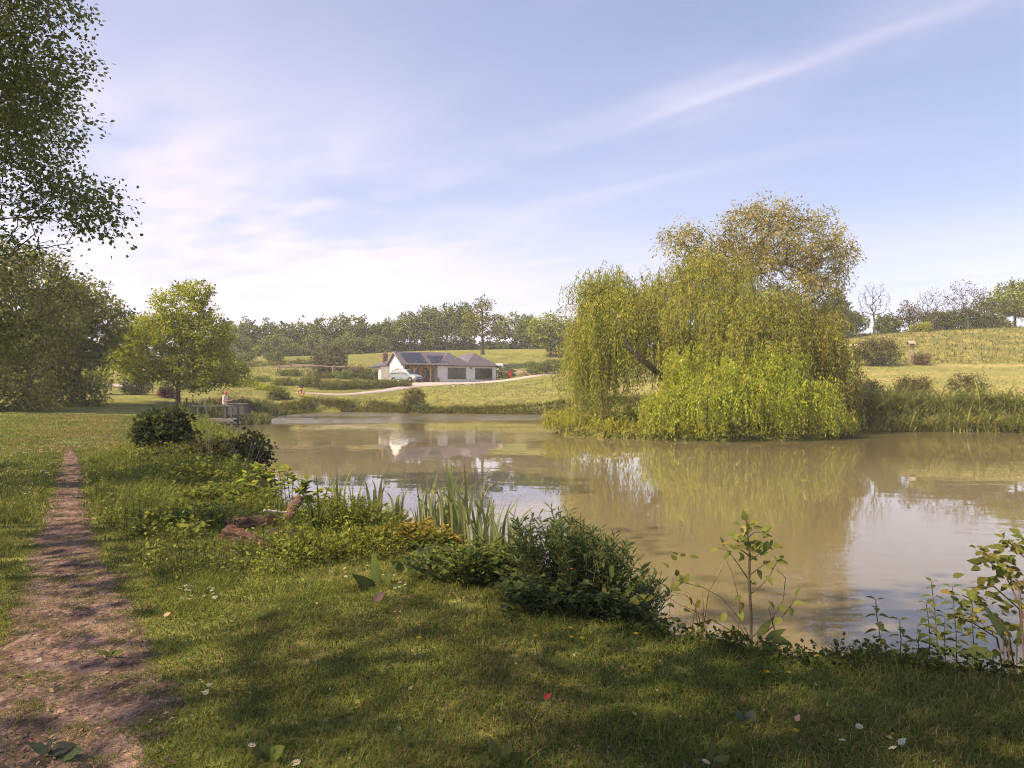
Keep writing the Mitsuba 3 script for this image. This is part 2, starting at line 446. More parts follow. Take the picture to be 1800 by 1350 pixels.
def shore_distance(x, y):
    """metres outside the pond's edge (negative in the water)"""
    x, y = np.asarray(x, float), np.asarray(y, float)
    best, inside = np.full(x.shape, 1e9), np.zeros(x.shape, bool)
    n = len(SHORE)
    for i in range(n):
        (ax, ay), (bx, by) = SHORE[i], SHORE[(i + 1) % n]
        dx, dy = bx - ax, by - ay
        t = np.clip(((x - ax) * dx + (y - ay) * dy) / (dx * dx + dy * dy), 0, 1)
        best = np.minimum(best, (x - ax - t * dx) ** 2 + (y - ay - t * dy) ** 2)
        cross = (ay > y) != (by > y)
        inside ^= cross & (x < ax + (y - ay) * dx / (dy if dy else 1e-9))
    return np.where(inside, -1, 1) * np.sqrt(best)


def sstep(a, b, x):
    t = np.clip((x - a) / (b - a), 0, 1)
    return t * t * (3 - 2 * t)


def land(x, y):
    x, y = np.asarray(x, float), np.asarray(y, float)
    p2 = np.stack([x, y, 0 * x], -1)
    s = shore_distance(x, y) + (meshkit.noise(p2 * 1.7, seed=3) - 0.5) * 0.25 + (meshkit.noise(p2 * 0.45, seed=4) - 0.5) * np.clip(y / 40, 0.1, 1.2)
    b = _base(np.stack([x, y], -1)) + (meshkit.noise(p2 * 0.8, seed=5) - 0.5) * 0.05 + (meshkit.noise(p2 * 3.1, seed=6) - 0.5) * 0.025
    h = -0.7 + (b + 0.7) * sstep(-0.55, 0.35 + 0.01 * np.clip(y, 0, 80), s)
    for ix, iy, rx, ry in ISLAND:
        e = np.sqrt(((x - ix) / rx) ** 2 + ((y - iy) / ry) ** 2)
        h = np.maximum(h, -0.7 + 1.05 * sstep(1.12, 0.8, e))
    return h


def gz(x, y):
    return float(land(np.array([x]), np.array([y]))[0])


def ground_at(px, d):
    x = (px - CX) / F * d
    return np.array([x, d, gz(x, d)])


t_ = np.linspace(-1, 1, 381)
gx = np.sinh(t_ * 7.6) * 1.1 + 0.0
gy = 6 + np.sinh(np.linspace(-0.98, 1, 391) * 7.6) * 1.1
X, Y = np.meshgrid(gx, gy, indexing='ij')
Zg = land(X.ravel(), Y.ravel()).reshape(X.shape)
i, j = np.meshgrid(np.arange(len(gx) - 1), np.arange(len(gy) - 1), indexing='ij')
q = np.stack([i * len(gy) + j, (i + 1) * len(gy) + j, (i + 1) * len(gy) + j + 1, i * len(gy) + j + 1], -1).reshape(-1, 4)
GV = np.stack([X, Y, Zg], -1).reshape(-1, 3)
keep = (GV[q][:, :, 2].max(1) > -0.65)
add(None, 'ground', (GV, np.vstack([q[keep][:, [0, 1, 2]], q[keep][:, [0, 2, 3]]])), 'turf', smooth=True, kind='structure', label='grassy ground and hillside around the pond')

wx, wy = np.linspace(-30, 45, 60), np.linspace(2.5, 84, 60)
X, Y = np.meshgrid(wx, wy, indexing='ij')
i, j = np.meshgrid(np.arange(59), np.arange(59), indexing='ij')
q = np.stack([i * 60 + j, (i + 1) * 60 + j, (i + 1) * 60 + j + 1, i * 60 + j + 1], -1).reshape(-1, 4)
add(None, 'water', (np.stack([X, Y, 0 * X], -1).reshape(-1, 3), np.vstack([q[:, [0, 1, 2]], q[:, [0, 2, 3]]])), 'pond', smooth=True, kind='structure', label='murky olive-brown pond water mirroring sky and willow')


def strip(line, half, n, m, lift, wobble, seed):
    """a path of varying width laid on the land: line (k, 2), half widths (k)"""
    line, half = np.asarray(line, float), np.asarray(half, float)
    u = np.linspace(0, 1, len(line)); s = np.linspace(0, 1, n)
    from scipy.interpolate import PchipInterpolator
    c = PchipInterpolator(u, line)(s); h = PchipInterpolator(u, half)(s)
    t = unit(np.gradient(c, axis=0)); nn = np.stack([t[:, 1], -t[:, 0]], 1)
    k = np.linspace(-1, 1, m)
    pl = np.stack([c[:, 0], c[:, 1], 0 * s], 1)
    e0 = 1 + wobble * (meshkit.noise(pl * 1.6 + 5, seed=seed) + 0.5 * meshkit.noise(pl * 6, seed=seed + 1) - 0.75)
    e1 = 1 + wobble * (meshkit.noise(pl * 1.6 + 45, seed=seed) + 0.5 * meshkit.noise(pl * 6 + 9, seed=seed + 1) - 0.75)
    kk = np.where(k[None] < 0, k[None] * e0[:, None], k[None] * e1[:, None])
    P = c[:, None] + nn[:, None] * (kk * h[:, None])[..., None]
    z = land(P[..., 0].ravel(), P[..., 1].ravel()).reshape(n, m) + lift * np.clip(3 * (1 - np.abs(k)) + 0.15, 0, 1)[None]
    i, j = np.meshgrid(np.arange(n - 1), np.arange(m - 1), indexing='ij')
    q = np.stack([i * m + j, i * m + j + 1, (i + 1) * m + j + 1, (i + 1) * m + j], -1).reshape(-1, 4)
    return np.dstack([P, z]).reshape(-1, 3), np.vstack([q[:, [0, 1, 2]], q[:, [0, 2, 3]]])


PATH = np.array([(-1.3, 1.6), (-1.75, 2.6), (-2.05, 3.3), (-2.28, 4.0), (-2.75, 4.9), (-3.35, 5.9), (-4.1, 7.2), (-6.1, 10.6), (-9.0, 15.8), (-10.6, 18.6), (-11.8, 20.6), (-12.9, 22.5)])
PHALF = np.array([0.40, 0.46, 0.50, 0.52, 0.48, 0.42, 0.36, 0.25, 0.23, 0.17, 0.10, 0.03])
add(None, 'path', strip(PATH, PHALF, 900, 25, 0.014, 0.55, 7), 'dirt', smooth=True, kind='structure', label='bare reddish dirt footpath worn through the grass at left')


def path_distance(x, y):
    """distance from the footpath's middle over its half width"""
    u = np.linspace(0, 1, len(PATH)); s = np.linspace(0, 1, 160)
    cx, cy, h = np.interp(s, u, PATH[:, 0]), np.interp(s, u, PATH[:, 1]), np.interp(s, u, PHALF)
    out = np.full(x.shape, 1e9)
    for k in range(160):
        out = np.minimum(out, np.hypot(x - cx[k], y - cy[k]) / h[k])
    return out


DRIVE = [W(520, 697, 84)[:2], W(600, 694, 85)[:2], W(660, 688, 88)[:2], W(720, 680, 95)[:2], W(775, 675, 103)[:2], W(870, 671, 108)[:2], W(930, 663, 110)[:2], W(975, 656, 113)[:2], W(1015, 650, 117)[:2], W(1060, 648, 122)[:2]]
add(None, 'driveway', strip(DRIVE, [0.35, 0.5, 0.7, 1.3, 3.4, 2.6, 1.2, 0.9, 0.8, 0.8], 300, 15, 0.10, 0.25, 17), 'gravel', smooth=True, kind='structure', label='pale gravel driveway curving up to the white house')
LANE = [W(60, 690, 84)[:2], W(130, 689, 84)[:2], W(200, 689, 84)[:2], W(260, 689, 85)[:2]]
add(None, 'lane', strip(LANE, [1.3, 1.3, 1.3, 1.2], 60, 7, 0.10, 0.3, 27), 'gravel', smooth=True, kind='structure', label='pale sunlit lane behind the fence far left')


# ------------------------------------------------------------------ trees: trunk and limbs grown towards the points of the crown
def lobe_points(r, lobes, n, gap, shell=0.45):
    """points spread through ellipsoids (cx, cy, cz, rx, ry, rz), mostly in their outer part, no two nearer than gap"""
    lobes = np.asarray(lobes, float)
    vol = np.prod(lobes[:, 3:], axis=1) ** 0.72
    k = r.choice(len(lobes), n * 6, p=vol / vol.sum())
    d = unit(r.standard_normal((n * 6, 3)))
    rad = (shell ** 3 + (1 - shell ** 3) * r.random(n * 6)) ** (1 / 3)
    P = lobes[k, :3] + d * lobes[k, 3:] * rad[:, None]
    keep, cell = [], {}
    for i, p in enumerate(P):
        c = tuple(np.floor(p / gap).astype(int))
        ok = True
        for a in (-1, 0, 1):
            for b in (-1, 0, 1):
                for e in (-1, 0, 1):
                    for w in cell.get((c[0] + a, c[1] + b, c[2] + e), ()):
                        if ((w - p) ** 2).sum() < gap * gap:
                            ok = False
        if ok:
            cell.setdefault(c, []).append(p); keep.append(i)
        if len(keep) >= n:
            break
    return P[keep], d[keep]


def grow(r, trunk, tr, pts, tip=0.012, sides=5, wander=0.12, power=2.3, cap=0.7):
    """(trunk mesh with its limbs): trunk points with radius tr at the foot"""
    trunk = np.asarray(trunk, float)
    s = np.linspace(0, 1, 9); u = np.linspace(0, 1, len(trunk))
    tp = np.stack([np.interp(s, u, trunk[:, k]) for k in range(3)], 1)
    nodes = [*tp]; par = [-1] + list(range(8)); plen = list(np.linspace(0, np.linalg.norm(trunk[-1] - trunk[0]), 9))
    order = np.argsort(np.min(np.linalg.norm(pts[:, None] - tp[None, 3:], axis=2), 1))
    N = np.zeros((len(pts) + 9, 3)); N[:9] = tp
    PL = np.zeros(len(pts) + 9); PL[:9] = plen
    par = np.full(len(pts) + 9, -1); par[1:9] = np.arange(8)
    m = 9
    for i in order:
        d = np.linalg.norm(N[:m] - pts[i], axis=1)
        cost = d + 0.22 * PL[:m] + 0.8 * np.maximum(N[:m, 2] - pts[i, 2], 0)
        cost[:3] += 1e3
        k = int(np.argmin(cost)); N[m] = pts[i]; par[m] = k; PL[m] = PL[k] + d[k]; m += 1
    w = np.zeros(m)
    has = np.zeros(m, bool); has[par[1:]] = True
    w[~has] = tip ** power
    for k in np.argsort(-PL):
        w[k] = max(w[k], tip ** power)
        if par[k] >= 0:
            w[par[k]] += w[k]
    R = w ** (1 / power)
    R = np.minimum(R * min(1.0, tr * cap / max(R[8], 1e-6)) if R[8] > tr * cap else R, tr * cap)
    R = np.maximum(R, tip)
    lim = np.arange(9, m)
    a, b = N[par[lim]], N[lim]
    L = np.linalg.norm(b - a, axis=1, keepdims=True)
    g = np.where(par[par[lim]][:, None] >= 0, unit(a - N[np.maximum(par[par[lim]], 0)]), [0, 0, 1.0])
    mid1 = a + (b - a) * 0.35 + g * L * 0.10 + r.standard_normal((len(lim), 3)) * L * wander * 0.6
    mid2 = a + (b - a) * 0.70 + g * L * 0.06 + r.standard_normal((len(lim), 3)) * L * wander * 0.6
    r0 = np.minimum(R[par[lim]], R[lim] * 1.45)
    P = np.stack([a, mid1, mid2, b], 1); Rr = np.stack([r0, r0 * 0.7 + R[lim] * 0.3, r0 * 0.3 + R[lim] * 0.7, R[lim]], 1)
    limbs = tubes(P, Rr, sides)
    tt = np.linspace(0, 1, 9)
    rt = tr * (1 - 0.55 * tt) + tr * 0.5 * np.exp(-tt * 14)
    rt[-1] = max(R[8], rt[-1] * 0.5)
    return cat(tube(tp, rt, 9), limbs), N, par, m


def foliage(r, P, D, per, spread, L, Wd, pal, droop=0.25, flat=0.7, spr=0.16, clump=0.22, center=None):
    """leaf cards in clumps round the points P"""
    n = len(P)
    k = np.repeat(np.arange(n), per)
    off = r.standard_normal((n * per, 3)) * np.array([1, 1, flat])
    off = off / (np.linalg.norm(off, axis=1, keepdims=True) + 1e-9) * (r.random((n * per, 1)) ** 0.45)
    sp = spread * (0.65 + 0.7 * r.random(n))
    Q = P[k] + off * sp[k][:, None]
    ax = unit(off * 0.8 + D[k] * 0.4 + r.standard_normal((n * per, 3)) * 0.6 - np.array([0, 0, droop]))
    nr = unit(off * 0.5 + D[k] * 0.4 + np.array([0, 0, 0.7]) + r.standard_normal((n * per, 3)) * 0.7)
    C = tint(r, n * per, pal, spr) * (1 + clump * r.standard_normal(n))[k][:, None].clip(0.5, 1.6)
    s = (0.65 + 0.7 * r.random(n * per))
    return cards(Q, ax, nr, L * s, Wd * s, C)


BEAMS = []


def carve(m, beams, radius):
    """openings in a crown: leave out the leaves within radius of the lines (point, direction)"""
    V, Fc, C = m
    c = V.reshape(-1, 4, 3).mean(1)
    ok = np.ones(len(c), bool)
    for p, rr in beams:
        w = c - p
        t = w @ SUN
        ok &= (np.linalg.norm(w - t[:, None] * SUN, axis=1) > rr * radius) | (t < 1.5)
    n = ok.sum()
    i = np.arange(n)[:, None] * 4
    return V.reshape(-1, 4, 3)[ok].reshape(-1, 3), np.hstack([i, i + 1, i + 2, i, i + 2, i + 3]).reshape(-1, 3), C.reshape(-1, 4, 3)[ok].reshape(-1, 3)


def tree(name, label, cat_, seed, trunk, tr, lobes, nclump, gap, per, spread, L, Wd, pal, group=None, leafkind='leaf', tip=0.012, shell=0.45, beams=None, droop=0.25, sides=5, wood_label=None, flat=0.7, extra=None, clump=0.22, wander=0.12, spr=0.16):
    r = rng(seed)
    P, D = lobe_points(r, lobes, nclump, gap, shell)
    t = thing(name, label, cat_, group)
    wood, *_ = grow(r, trunk, tr, P, tip=tip, sides=sides, wander=wander)
    add(t, 'trunk', wood, 'bark', smooth=True)
    if per:
        m = foliage(r, P, D, per, spread, L, Wd, pal, droop, flat, spr, clump)
        if extra is not None:
            m = cat(m, extra(r))
        if beams:
            m = carve(m, beams, 1.0)
        add(t, 'crown', m, leafkind)
    return t


def beam(px, py, d, r):
    BEAMS.append((W(px, py, d), 1.45 * r))


# places at the water's edge and on the lawn lit through openings cut into the crowns along the sun's rays
for px, py, d, r_ in [(600, 930, 9.0, .55), (690, 930, 8.6, .5), (780, 930, 8.0, .6), (860, 930, 7.6, .55), (930, 960, 7.2, .4), (500, 860, 12.5, .8), (560, 1010, 7.0, .45), (620, 985, 7.6, .45), (480, 1042, 6.4, .32), (340, 1100, 5.6, .24),
                      (350, 1170, 4.8, .14), (1310, 980, 5.3, .35), (1330, 930, 5.3, .28), (1740, 1010, 5.0, .42), (1700, 1060, 4.9, .25), (1790, 960, 5.1, .4), (430, 940, 8.8, .3), (130, 850, 13, .35), (160, 905, 10, .25), (700, 990, 7.2, .3),
                      (950, 880, 7.4, .5), (820, 870, 8.6, .5), (640, 880, 10.0, .5), (450, 830, 15, .8), (420, 890, 11.5, .6), (1160, 980, 6.0, .4)]:
    beam(px, py, d, r_)

ALDER = [(0.135, 0.175, 0.058), (0.189, 0.231, 0.072), (0.243, 0.266, 0.091)]
LIME = [(0.46, 0.47, 0.03), (0.34, 0.38, 0.04), (0.22, 0.28, 0.045)]
OAK = [(0.165, 0.221, 0.051), (0.128, 0.179, 0.049), (0.232, 0.264, 0.068)]
HAZEL = [(0.085, 0.090, 0.035), (0.11, 0.105, 0.05), (0.065, 0.078, 0.034)]
BROWN = [(0.155, 0.115, 0.06), (0.12, 0.11, 0.045), (0.19, 0.145, 0.08)]
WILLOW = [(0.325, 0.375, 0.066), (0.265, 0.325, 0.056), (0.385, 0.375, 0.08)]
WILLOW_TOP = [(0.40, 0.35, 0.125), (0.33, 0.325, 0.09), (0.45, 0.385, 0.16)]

# the tree at the frame's left edge, its twigs reaching into the picture
tree('alder_tree', 'dark leafy tree at the left edge with twigs reaching in against the sky', 'tree', 101, [(-11.6, 12.2, 0.3), (-11.4, 12.1, 3.0), (-11.0, 12, 6.0), (-10.8, 12, 9.0)], 0.26,
     [(-10.6, 12, 10.0, 3.0, 3.4, 3.2), (-9.6, 12, 7.2, 2.6, 2.4, 1.6), (-9.3, 12, 5.4, 2.2, 1.8, 0.9), (-7.5, 12.2, 7.5, 0.75, 1.0, .8), (-7.6, 12, 6.2, 0.85, 1.0, .6), (-7.3, 12, 8.6, .8, .9, .7), (-7.7, 12.6, 5.4, .9, 1.2, .5), (-7.0, 12.0, 5.0, 0.85, 0.7, 0.42), (-6.35, 11.9, 4.72, 0.5, 0.5, 0.24), (-7.5, 12, 4.7, 0.8, 0.8, 0.4), (-8.2, 13, 4.4, 1.0, 1.2, 0.4), (-8.4, 12.4, 3.8, 0.9, 1.0, 0.6), (-8.0, 12.3, 3.5, .6, .8, .5), (-8.9, 12.6, 3.2, .9, 1.0, .7), (-7.9, 12.6, 4.2, .7, .9, .5), (-8.1, 12.2, 9.6, 1.0, 1.2, 1.0), (-8.3, 12.5, 6.8, 1.0, 1.2, 1.0)],
     1400, 0.20, 72, 0.40, 0.072, 0.05, ALDER, tip=0.005, shell=0.3, beams=BEAMS, droop=0.3, flat=0.6)
# trees standing outside the frame, whose shade lies over the foreground
for k, (x, y, h, rr) in enumerate([(-7.8, -1.6, 17.0, 4.0), (-4.4, -1.2, 16.0, 3.2), (-12.2, 4.2, 14.5, 3.8), (-16.0, 10.6, 13.0, 3.6)]):
    if True:
        zb = 0.5
        tree('shade_tree', ['tall tree behind the camera beside the path', 'tall tree just behind the camera', 'tree by the path, outside the left edge', 'hedgerow tree behind the path, nearest the lawn', 'hedgerow tree farthest from the path, outside the left edge'][k], 'tree', 130 + k,
             [(x, y, zb), (x + .2, y, h * .3), (x, y + .2, h * .75)], 0.24, [(x, y, h * .70, rr, rr, h * .27)] if k in (0, 1) else [(x, y, h * .68, rr, rr, h * .32), (x, y, h * .38, rr * 1.05, rr * 1.05, h * .26), (x, y, h * .18, rr * .9, rr, h * .15)], 125, 0.7, 34, 0.85, 0.21, 0.16, OAK, beams=BEAMS, shell=0.3, tip=0.015)

# dark group beyond the sunlit lawn, left
tree('dark_tree', 'large dark tree at the far left edge of the lawn, branches drooping to the ground', 'tree', 150, [(-30.5, 48, .5), (-30, 48, 3), (-29.6, 48, 7)], 0.35,
     [(-31, 48, 7.4, 4.0, 3.6, 3.4), (-32.6, 48, 10.0, 2.6, 2.6, 1.9), (-30.6, 48, 10.2, 1.5, 1.6, 1.2), (-29.0, 47.5, 8.3, 2.6, 2.6, 2.3), (-33, 47, 4.5, 3.4, 3.4, 3.2), (-31.0, 46.8, 2.6, 3.0, 2.4, 2.2), (-28.9, 47.2, 5.2, 1.8, 2, 1.1), (-27.4, 47.4, 6.7, 1.5, 1.6, 1.3), (-29.4, 46.8, 1.6, 1.9, 1.4, 0.9)],
     600, 0.55, 48, 0.62, 0.21, 0.13, [(0.15, 0.19, 0.045), (0.20, 0.23, 0.055), (0.27, 0.26, 0.06)], tip=0.014, shell=0.35)
tree('dark_tree', 'dark tree leaning right over the lawn, left of the yellow-green tree', 'tree', 151, [(-30.8, 54, .9), (-30.4, 54, 3), (-29.8, 54, 6)], 0.28,
     [(-30.6, 54, 7.9, 2.4, 2.4, 1.9), (-29.4, 54, 6.0, 2.4, 2.2, 1.2), (-28.1, 54, 7.3, 1.3, 1.5, 1.3), (-32.3, 54, 5.5, 2, 2, 1.6), (-29.4, 54, 9.0, .9, 1, .9), (-31.6, 53.4, 3.2, 1.5, 1.6, 1.2), (-33.0, 53, 2.0, 1.6, 1.6, 1.2), (-29.2, 53.6, 4.6, 1.5, 1.6, .7)  , (-29.6, 53.2, 1.8, 1.6, 1.5, 1.1), (-31.0, 53.0, 3.6, 1.6, 1.6, 1.4)], 380, 0.5, 46, 0.55, 0.22, 0.14, [(0.17, 0.22, 0.045), (0.13, 0.18, 0.05), (0.25, 0.26, 0.055)], tip=0.014, shell=0.35)
tree('yellow_green_tree', 'rounded sunlit yellow-green tree behind the fishing platform', 'tree', 152, [W(313, 713, 60) - [0, 0, .1], W(313, 690, 60), W(316, 640, 60), W(322, 570, 60)], 0.20,
     [(*W(322, 545, 60), 2.3, 2.2, 1.9), (*W(280, 590, 59.5), 2.3, 2.4, 1.7), (*W(360, 590, 60), 2.1, 2.2, 1.8), (*W(298, 640, 59.5), 2.8, 2.4, 1.4), (*W(378, 645, 60.2), 2.0, 2.2, 1.4), (*W(245, 580, 60), 1.4, 1.6, 1.2), (*W(408, 660, 60.5), 1.3, 1.4, .9), (*W(345, 512, 60), 1.2, 1.4, .8), (*W(232, 625, 59.6), 1.4, 1.5, 1.0), (*W(215, 600, 59.8), 1.3, 1.5, 1.1), (*W(208, 640, 59.6), 1.2, 1.4, .9), (*W(262, 655, 59.4), 1.4, 1.5, .7), (*W(345, 672, 59.4), 1.5, 1.5, .6)],
     680, 0.42, 44, 0.5, 0.19, 0.14, LIME, tip=0.012, shell=0.4, clump=0.2)

# the willow on its island
def willow():
    r = rng(160)
    t = thing('willow_tree', 'big golden weeping willow trailing to the water on its island', 'tree')
    lob = lambda px, py, d, rx, ry, rd: (*W(px, py, d), rx / F * d, rd, ry / F * d)
    top = [lob(1395, 425, 41.5, 88, 58, 2.6), (lob(1320, 410, 40.5, 62, 48, 2.0)), lob(1205, 420, 40.5, 50, 34, 1.6), lob(1455, 470, 42, 46, 50, 2.0), lob(1350, 372, 41, 55, 22, 1.4), lob(1250, 455, 40, 60, 30, 2.0), lob(1480, 430, 42, 26, 34, 1.2), lob(1400, 510, 41, 62, 34, 2.2), lob(1455, 555, 41.6, 34, 44, 1.6), lob(1300, 470, 40, 60, 30, 2.0)]
    mid = [lob(1245, 560, 38.5, 120, 62, 4.2), lob(1080, 545, 39.5, 62, 60, 3.0), lob(1125, 535, 39.5, 50, 36, 2.5), lob(1405, 600, 40.3, 74, 56, 3.4), lob(1050, 505, 40, 40, 32, 1.8), lob(1300, 610, 37, 120, 50, 3.0), lob(1235, 488, 39.0, 78, 38, 3.0), lob(1165, 500, 39.5, 44, 30, 2.0), lob(1340, 545, 39.4, 70, 40, 3.0), lob(1440, 640, 40, 40, 60, 2.6), lob(1040, 600, 40, 36, 60, 2.2)]
    front = [lob(1292, 682, 33.8, 95, 44, 2.2), lob(1205, 712, 33.6, 62, 40, 1.8), lob(1395, 700, 34.8, 70, 36, 2.0), lob(1330, 650, 35.6, 90, 40, 2.2), lob(1240, 640, 35.8, 70, 34, 2.0), lob(1440, 730, 35.8, 40, 26, 1.6)]
    Pt, Dt = lobe_points(r, top, 400, 0.42, 0.35)
    Pm, Dm = lobe_points(r, mid, 520, 0.5, 0.5)
    Pf, Df = lobe_points(r, front, 190, 0.4, 0.6)
    base = np.array([10.6, 39.2, 0.2])
    trunk = [base, base + [-.3, 0, 1.6], base + [.1, .2, 4.0], W(1300, 480, 39.6)]
    wood, *_ = grow(r, trunk, 0.42, np.vstack([Pt, Pm[::2]]), tip=0.016, sides=5, wander=0.16)
    # two leaning limbs that show through the curtain
    l1 = tube([base + [-.5, -.2, .4], W(1150, 650, 37.0), W(1105, 610, 36.6), W(1078, 545, 36.9)], [0.20, 0.16, 0.12, 0.07], 7)
    l2 = tube([base + [0, -.4, .6], W(1203, 640, 37.2), W(1195, 600, 36.6), W(1192, 560, 36.8)], [0.22, 0.17, 0.12, 0.08], 7)
    l3 = tube([W(1300, 680, 34.8), W(1345, 605, 35.3), W(1352, 585, 35.4), W(1372, 635, 35.1)], [0.09, 0.07, 0.05, 0.04], 6)
    l4 = tube([W(1242, 745, 31.9), W(1243, 700, 31.8), W(1262, 672, 32.0)], [0.04, 0.035, 0.02], 5)
    add(t, 'trunk', wood, 'bark', smooth=True)
    for l in (l1, l2, l3, l4):
        add(t, 'limb', l, 'bark', smooth=True)
    crown = foliage(r, Pt, Dt, 74, 0.52, 0.16, 0.06, WILLOW_TOP, 0.5, 0.8, 0.18, 0.2)

    # hanging strands
    def strands(P, D, n, len_lo, len_hi, out, pal, L, Wd, step, seed, jit=0.35):
        r = rng(seed)
        k = r.integers(0, len(P), n)
        st = P[k] + r.standard_normal((n, 3)) * jit
        h = unit(np.stack([D[k, 0] + .35 * r.standard_normal(n), D[k, 1] + .35 * r.standard_normal(n), 0 * k], 1))
        ln = len_lo + (len_hi - len_lo) * r.random(n) ** 1.6
        g = np.clip(land(st[:, 0], st[:, 1]), 0.02, None)
        ln = np.minimum(ln, np.maximum(st[:, 2] - g + 0.1 * r.standard_normal(n), 0.3))
        m = int(len_hi / step)
        f = (np.arange(m)[None] + r.random((n, m))) * step
        ok = f < ln[:, None]
        a = np.minimum(f, 0.8)
        sway = 0.10 * np.sin(f * 1.7 + r.random((n, 1)) * 6)
        Q = st[:, None] + h[:, None] * (out * (1 - np.exp(-f * 1.4)) + sway)[..., None] + np.array([0, 0, 1.0]) * (0.25 * np.sin(np.minimum(f, 1.2) / 1.2 * np.pi) * out - (f - 0.35 * (1 - np.exp(-f * 2))))[..., None]
        Q = Q[ok]
        kk = np.repeat(np.arange(n)[:, None], m, 1)[ok]
        q = len(Q)
        sd = r.standard_normal((q, 3))
        ax = unit(np.array([0, 0, -1.0]) + sd * [0.55, 0.55, 0.25])
        nr = unit(h[kk] * 0.8 + [0, 0, .35] + r.standard_normal((q, 3)) * 0.55)
        C = tint(r, q, pal, 0.14) * (1 + 0.2 * r.standard_normal(n))[kk][:, None].clip(0.55, 1.5)
        s = 0.6 + 0.8 * r.random(q)
        return cards(Q + r.standard_normal((q, 3)) * 0.03, ax, nr, L * s, Wd * s, C)
    up = Pm[:, 2] > 0
    c2 = strands(Pm, Dm, 9000, 0.6, 3.0, 0.30, WILLOW + [WILLOW_TOP[0]], 0.155, 0.043, 0.08, 161)
    c3 = strands(Pf, Df, 4000, 0.4, 2.6, 0.45, [(0.38, 0.45, 0.064), (0.31, 0.39, 0.058), (0.43, 0.43, 0.072)], 0.14, 0.042, 0.062, 162, 0.25)
    # the skirt that trails in the water at the left and round the island
    a = np.linspace(math.radians(150), math.radians(395), 500)
    ring = []
    for ix, iy, rx, ry in ISLAND:
        ring.append(np.stack([ix + rx * 0.97 * np.cos(a), iy + ry * 0.97 * np.sin(a), 0.55 + 0.5 * r.random(500)], 1))
    ring = np.vstack(ring)
    ok = np.ones(len(ring), bool)
    for ix, iy, rx, ry in ISLAND:
        ok &= ((ring[:, 0] - ix) / rx) ** 2 + ((ring[:, 1] - iy) / ry) ** 2 > 0.9
    ring = ring[ok]
    dd = unit(np.stack([ring[:, 0] - 8.5, ring[:, 1] - 39, 0 * ring[:, 0]], 1))
    c4 = strands(ring, dd, 1500, 0.4, 1.1, 0.35, [(0.37, 0.37, 0.06), (0.29, 0.31, 0.055)], 0.15, 0.045, 0.07, 163, 0.2)
    c5 = strands(Pm[Pm[:, 0] > 13.2], Dm[Pm[:, 0] > 13.2], 900, 1.5, 4.5, 0.35, [(0.24, 0.19, 0.06), (0.20, 0.18, 0.05)], 0.17, 0.042, 0.085, 164)  # right-hand strands browner and darker: the shaded side put into the leaf colour
    c6 = strands(Pm[Pm[:, 0] < 6.5], Dm[Pm[:, 0] < 6.5], 900, 1.5, 5.0, 0.3, WILLOW, 0.17, 0.042, 0.085, 165)
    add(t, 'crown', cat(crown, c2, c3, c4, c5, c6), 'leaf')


willow()

# ------------------------------------------------------------------ the far woods and hedges
def far_tree(px, base, top, d, wpx, label, pal, seed, name='woodland_tree', per=26, n=110, trunk_h=0.28, L=0.42, group=None, shape=0, shell=0.35, lean=0.0, spread=None):
    b = W(px, base, d); h = (base - top) / F * d; w = wpx / F * d / 2
    g = gz(b[0], b[1]); b[2] = min(b[2], g) if abs(b[2] - g) < 3 else b[2]
    r = rng(seed)
    tw = lambda f: b + np.array([lean * h * f, 0, h * f])
    if shape == 0:
        lob = [(*tw(.62), w * .85, w * .8, h * .36), (*(tw(.55) + [-w * .5, 0, 0]), w * .5, w * .6, h * .26), (*(tw(.50) + [w * .5, 0, 0]), w * .5, w * .6, h * .26), (*(tw(.78) + [w * .15 * r.standard_normal(), 0, 0]), w * .5, w * .5, h * .20)] + ([(*(tw(.33) + [w * .4 * r.standard_normal(), 0, 0]), w * .6, w * .6, h * .22)] if name == 'woodland_tree' else [])
    elif shape == 1:
        lob = [(*tw(.60), w * .7, w * .7, h * .40), (*(tw(.45) + [-w * .3, 0, 0]), w * .65, w * .6, h * .36), (*(tw(.40) + [w * .35, 0, 0]), w * .65, w * .6, h * .36)]
    else:
        lob = [(*tw(.45), w, w * .8, h * .42), (*(tw(.55) + [-w * .4, 0, 0]), w * .5, w * .5, h * .36), (*(tw(.55) + [w * .4, 0, 0]), w * .5, w * .5, h * .36)]
    sp = spread or max(0.32, 0.16 * w + 0.12)
    tree(name, label, 'tree' if 'tree' in name else 'shrub', seed, [b - [0, 0, .3], tw(.25), tw(.75)], max(0.03 * h, 0.05), lob, n, 0.9 * sp, per, sp, L, L * .72, pal, group, tip=0.02, shell=shell, sides=4)


WOOD = [(0.165, 0.216, 0.057), (0.225, 0.264, 0.070), (0.135, 0.184, 0.051)]
wood = [(398, 632, 566, 172, 62), (432, 632, 561, 168, 58), (468, 632, 560, 171, 60), (505, 632, 566, 168, 56), (536, 632, 564, 173, 54), (566, 632, 558, 168, 60), (598, 632, 553, 171, 60), (628, 630, 557, 168, 56), (655, 629, 570, 172, 50), (415, 634, 588, 163, 70), (485, 634, 592, 162, 74), (550, 634, 592, 162, 74), (612, 632, 590, 162, 74), (660, 628, 592, 163, 60)]
ordinal = ['first', 'second', 'third', 'fourth', 'fifth', 'sixth', 'seventh', 'eighth', 'ninth']
for k, (px, b, tp, d, w) in enumerate(wood):
    lab = f'soft grey-green tree, {ordinal[k]} from the left along the top of the far wood' if k < 9 else f'low dark tree at the foot of the far wood, {ordinal[k - 9]} from the left'
    far_tree(px, b, tp, d, w, lab, WOOD if k < 9 else OAK, 200 + k, n=120, per=26, L=0.5, group='trees of the far wood left of the house', shape=1)
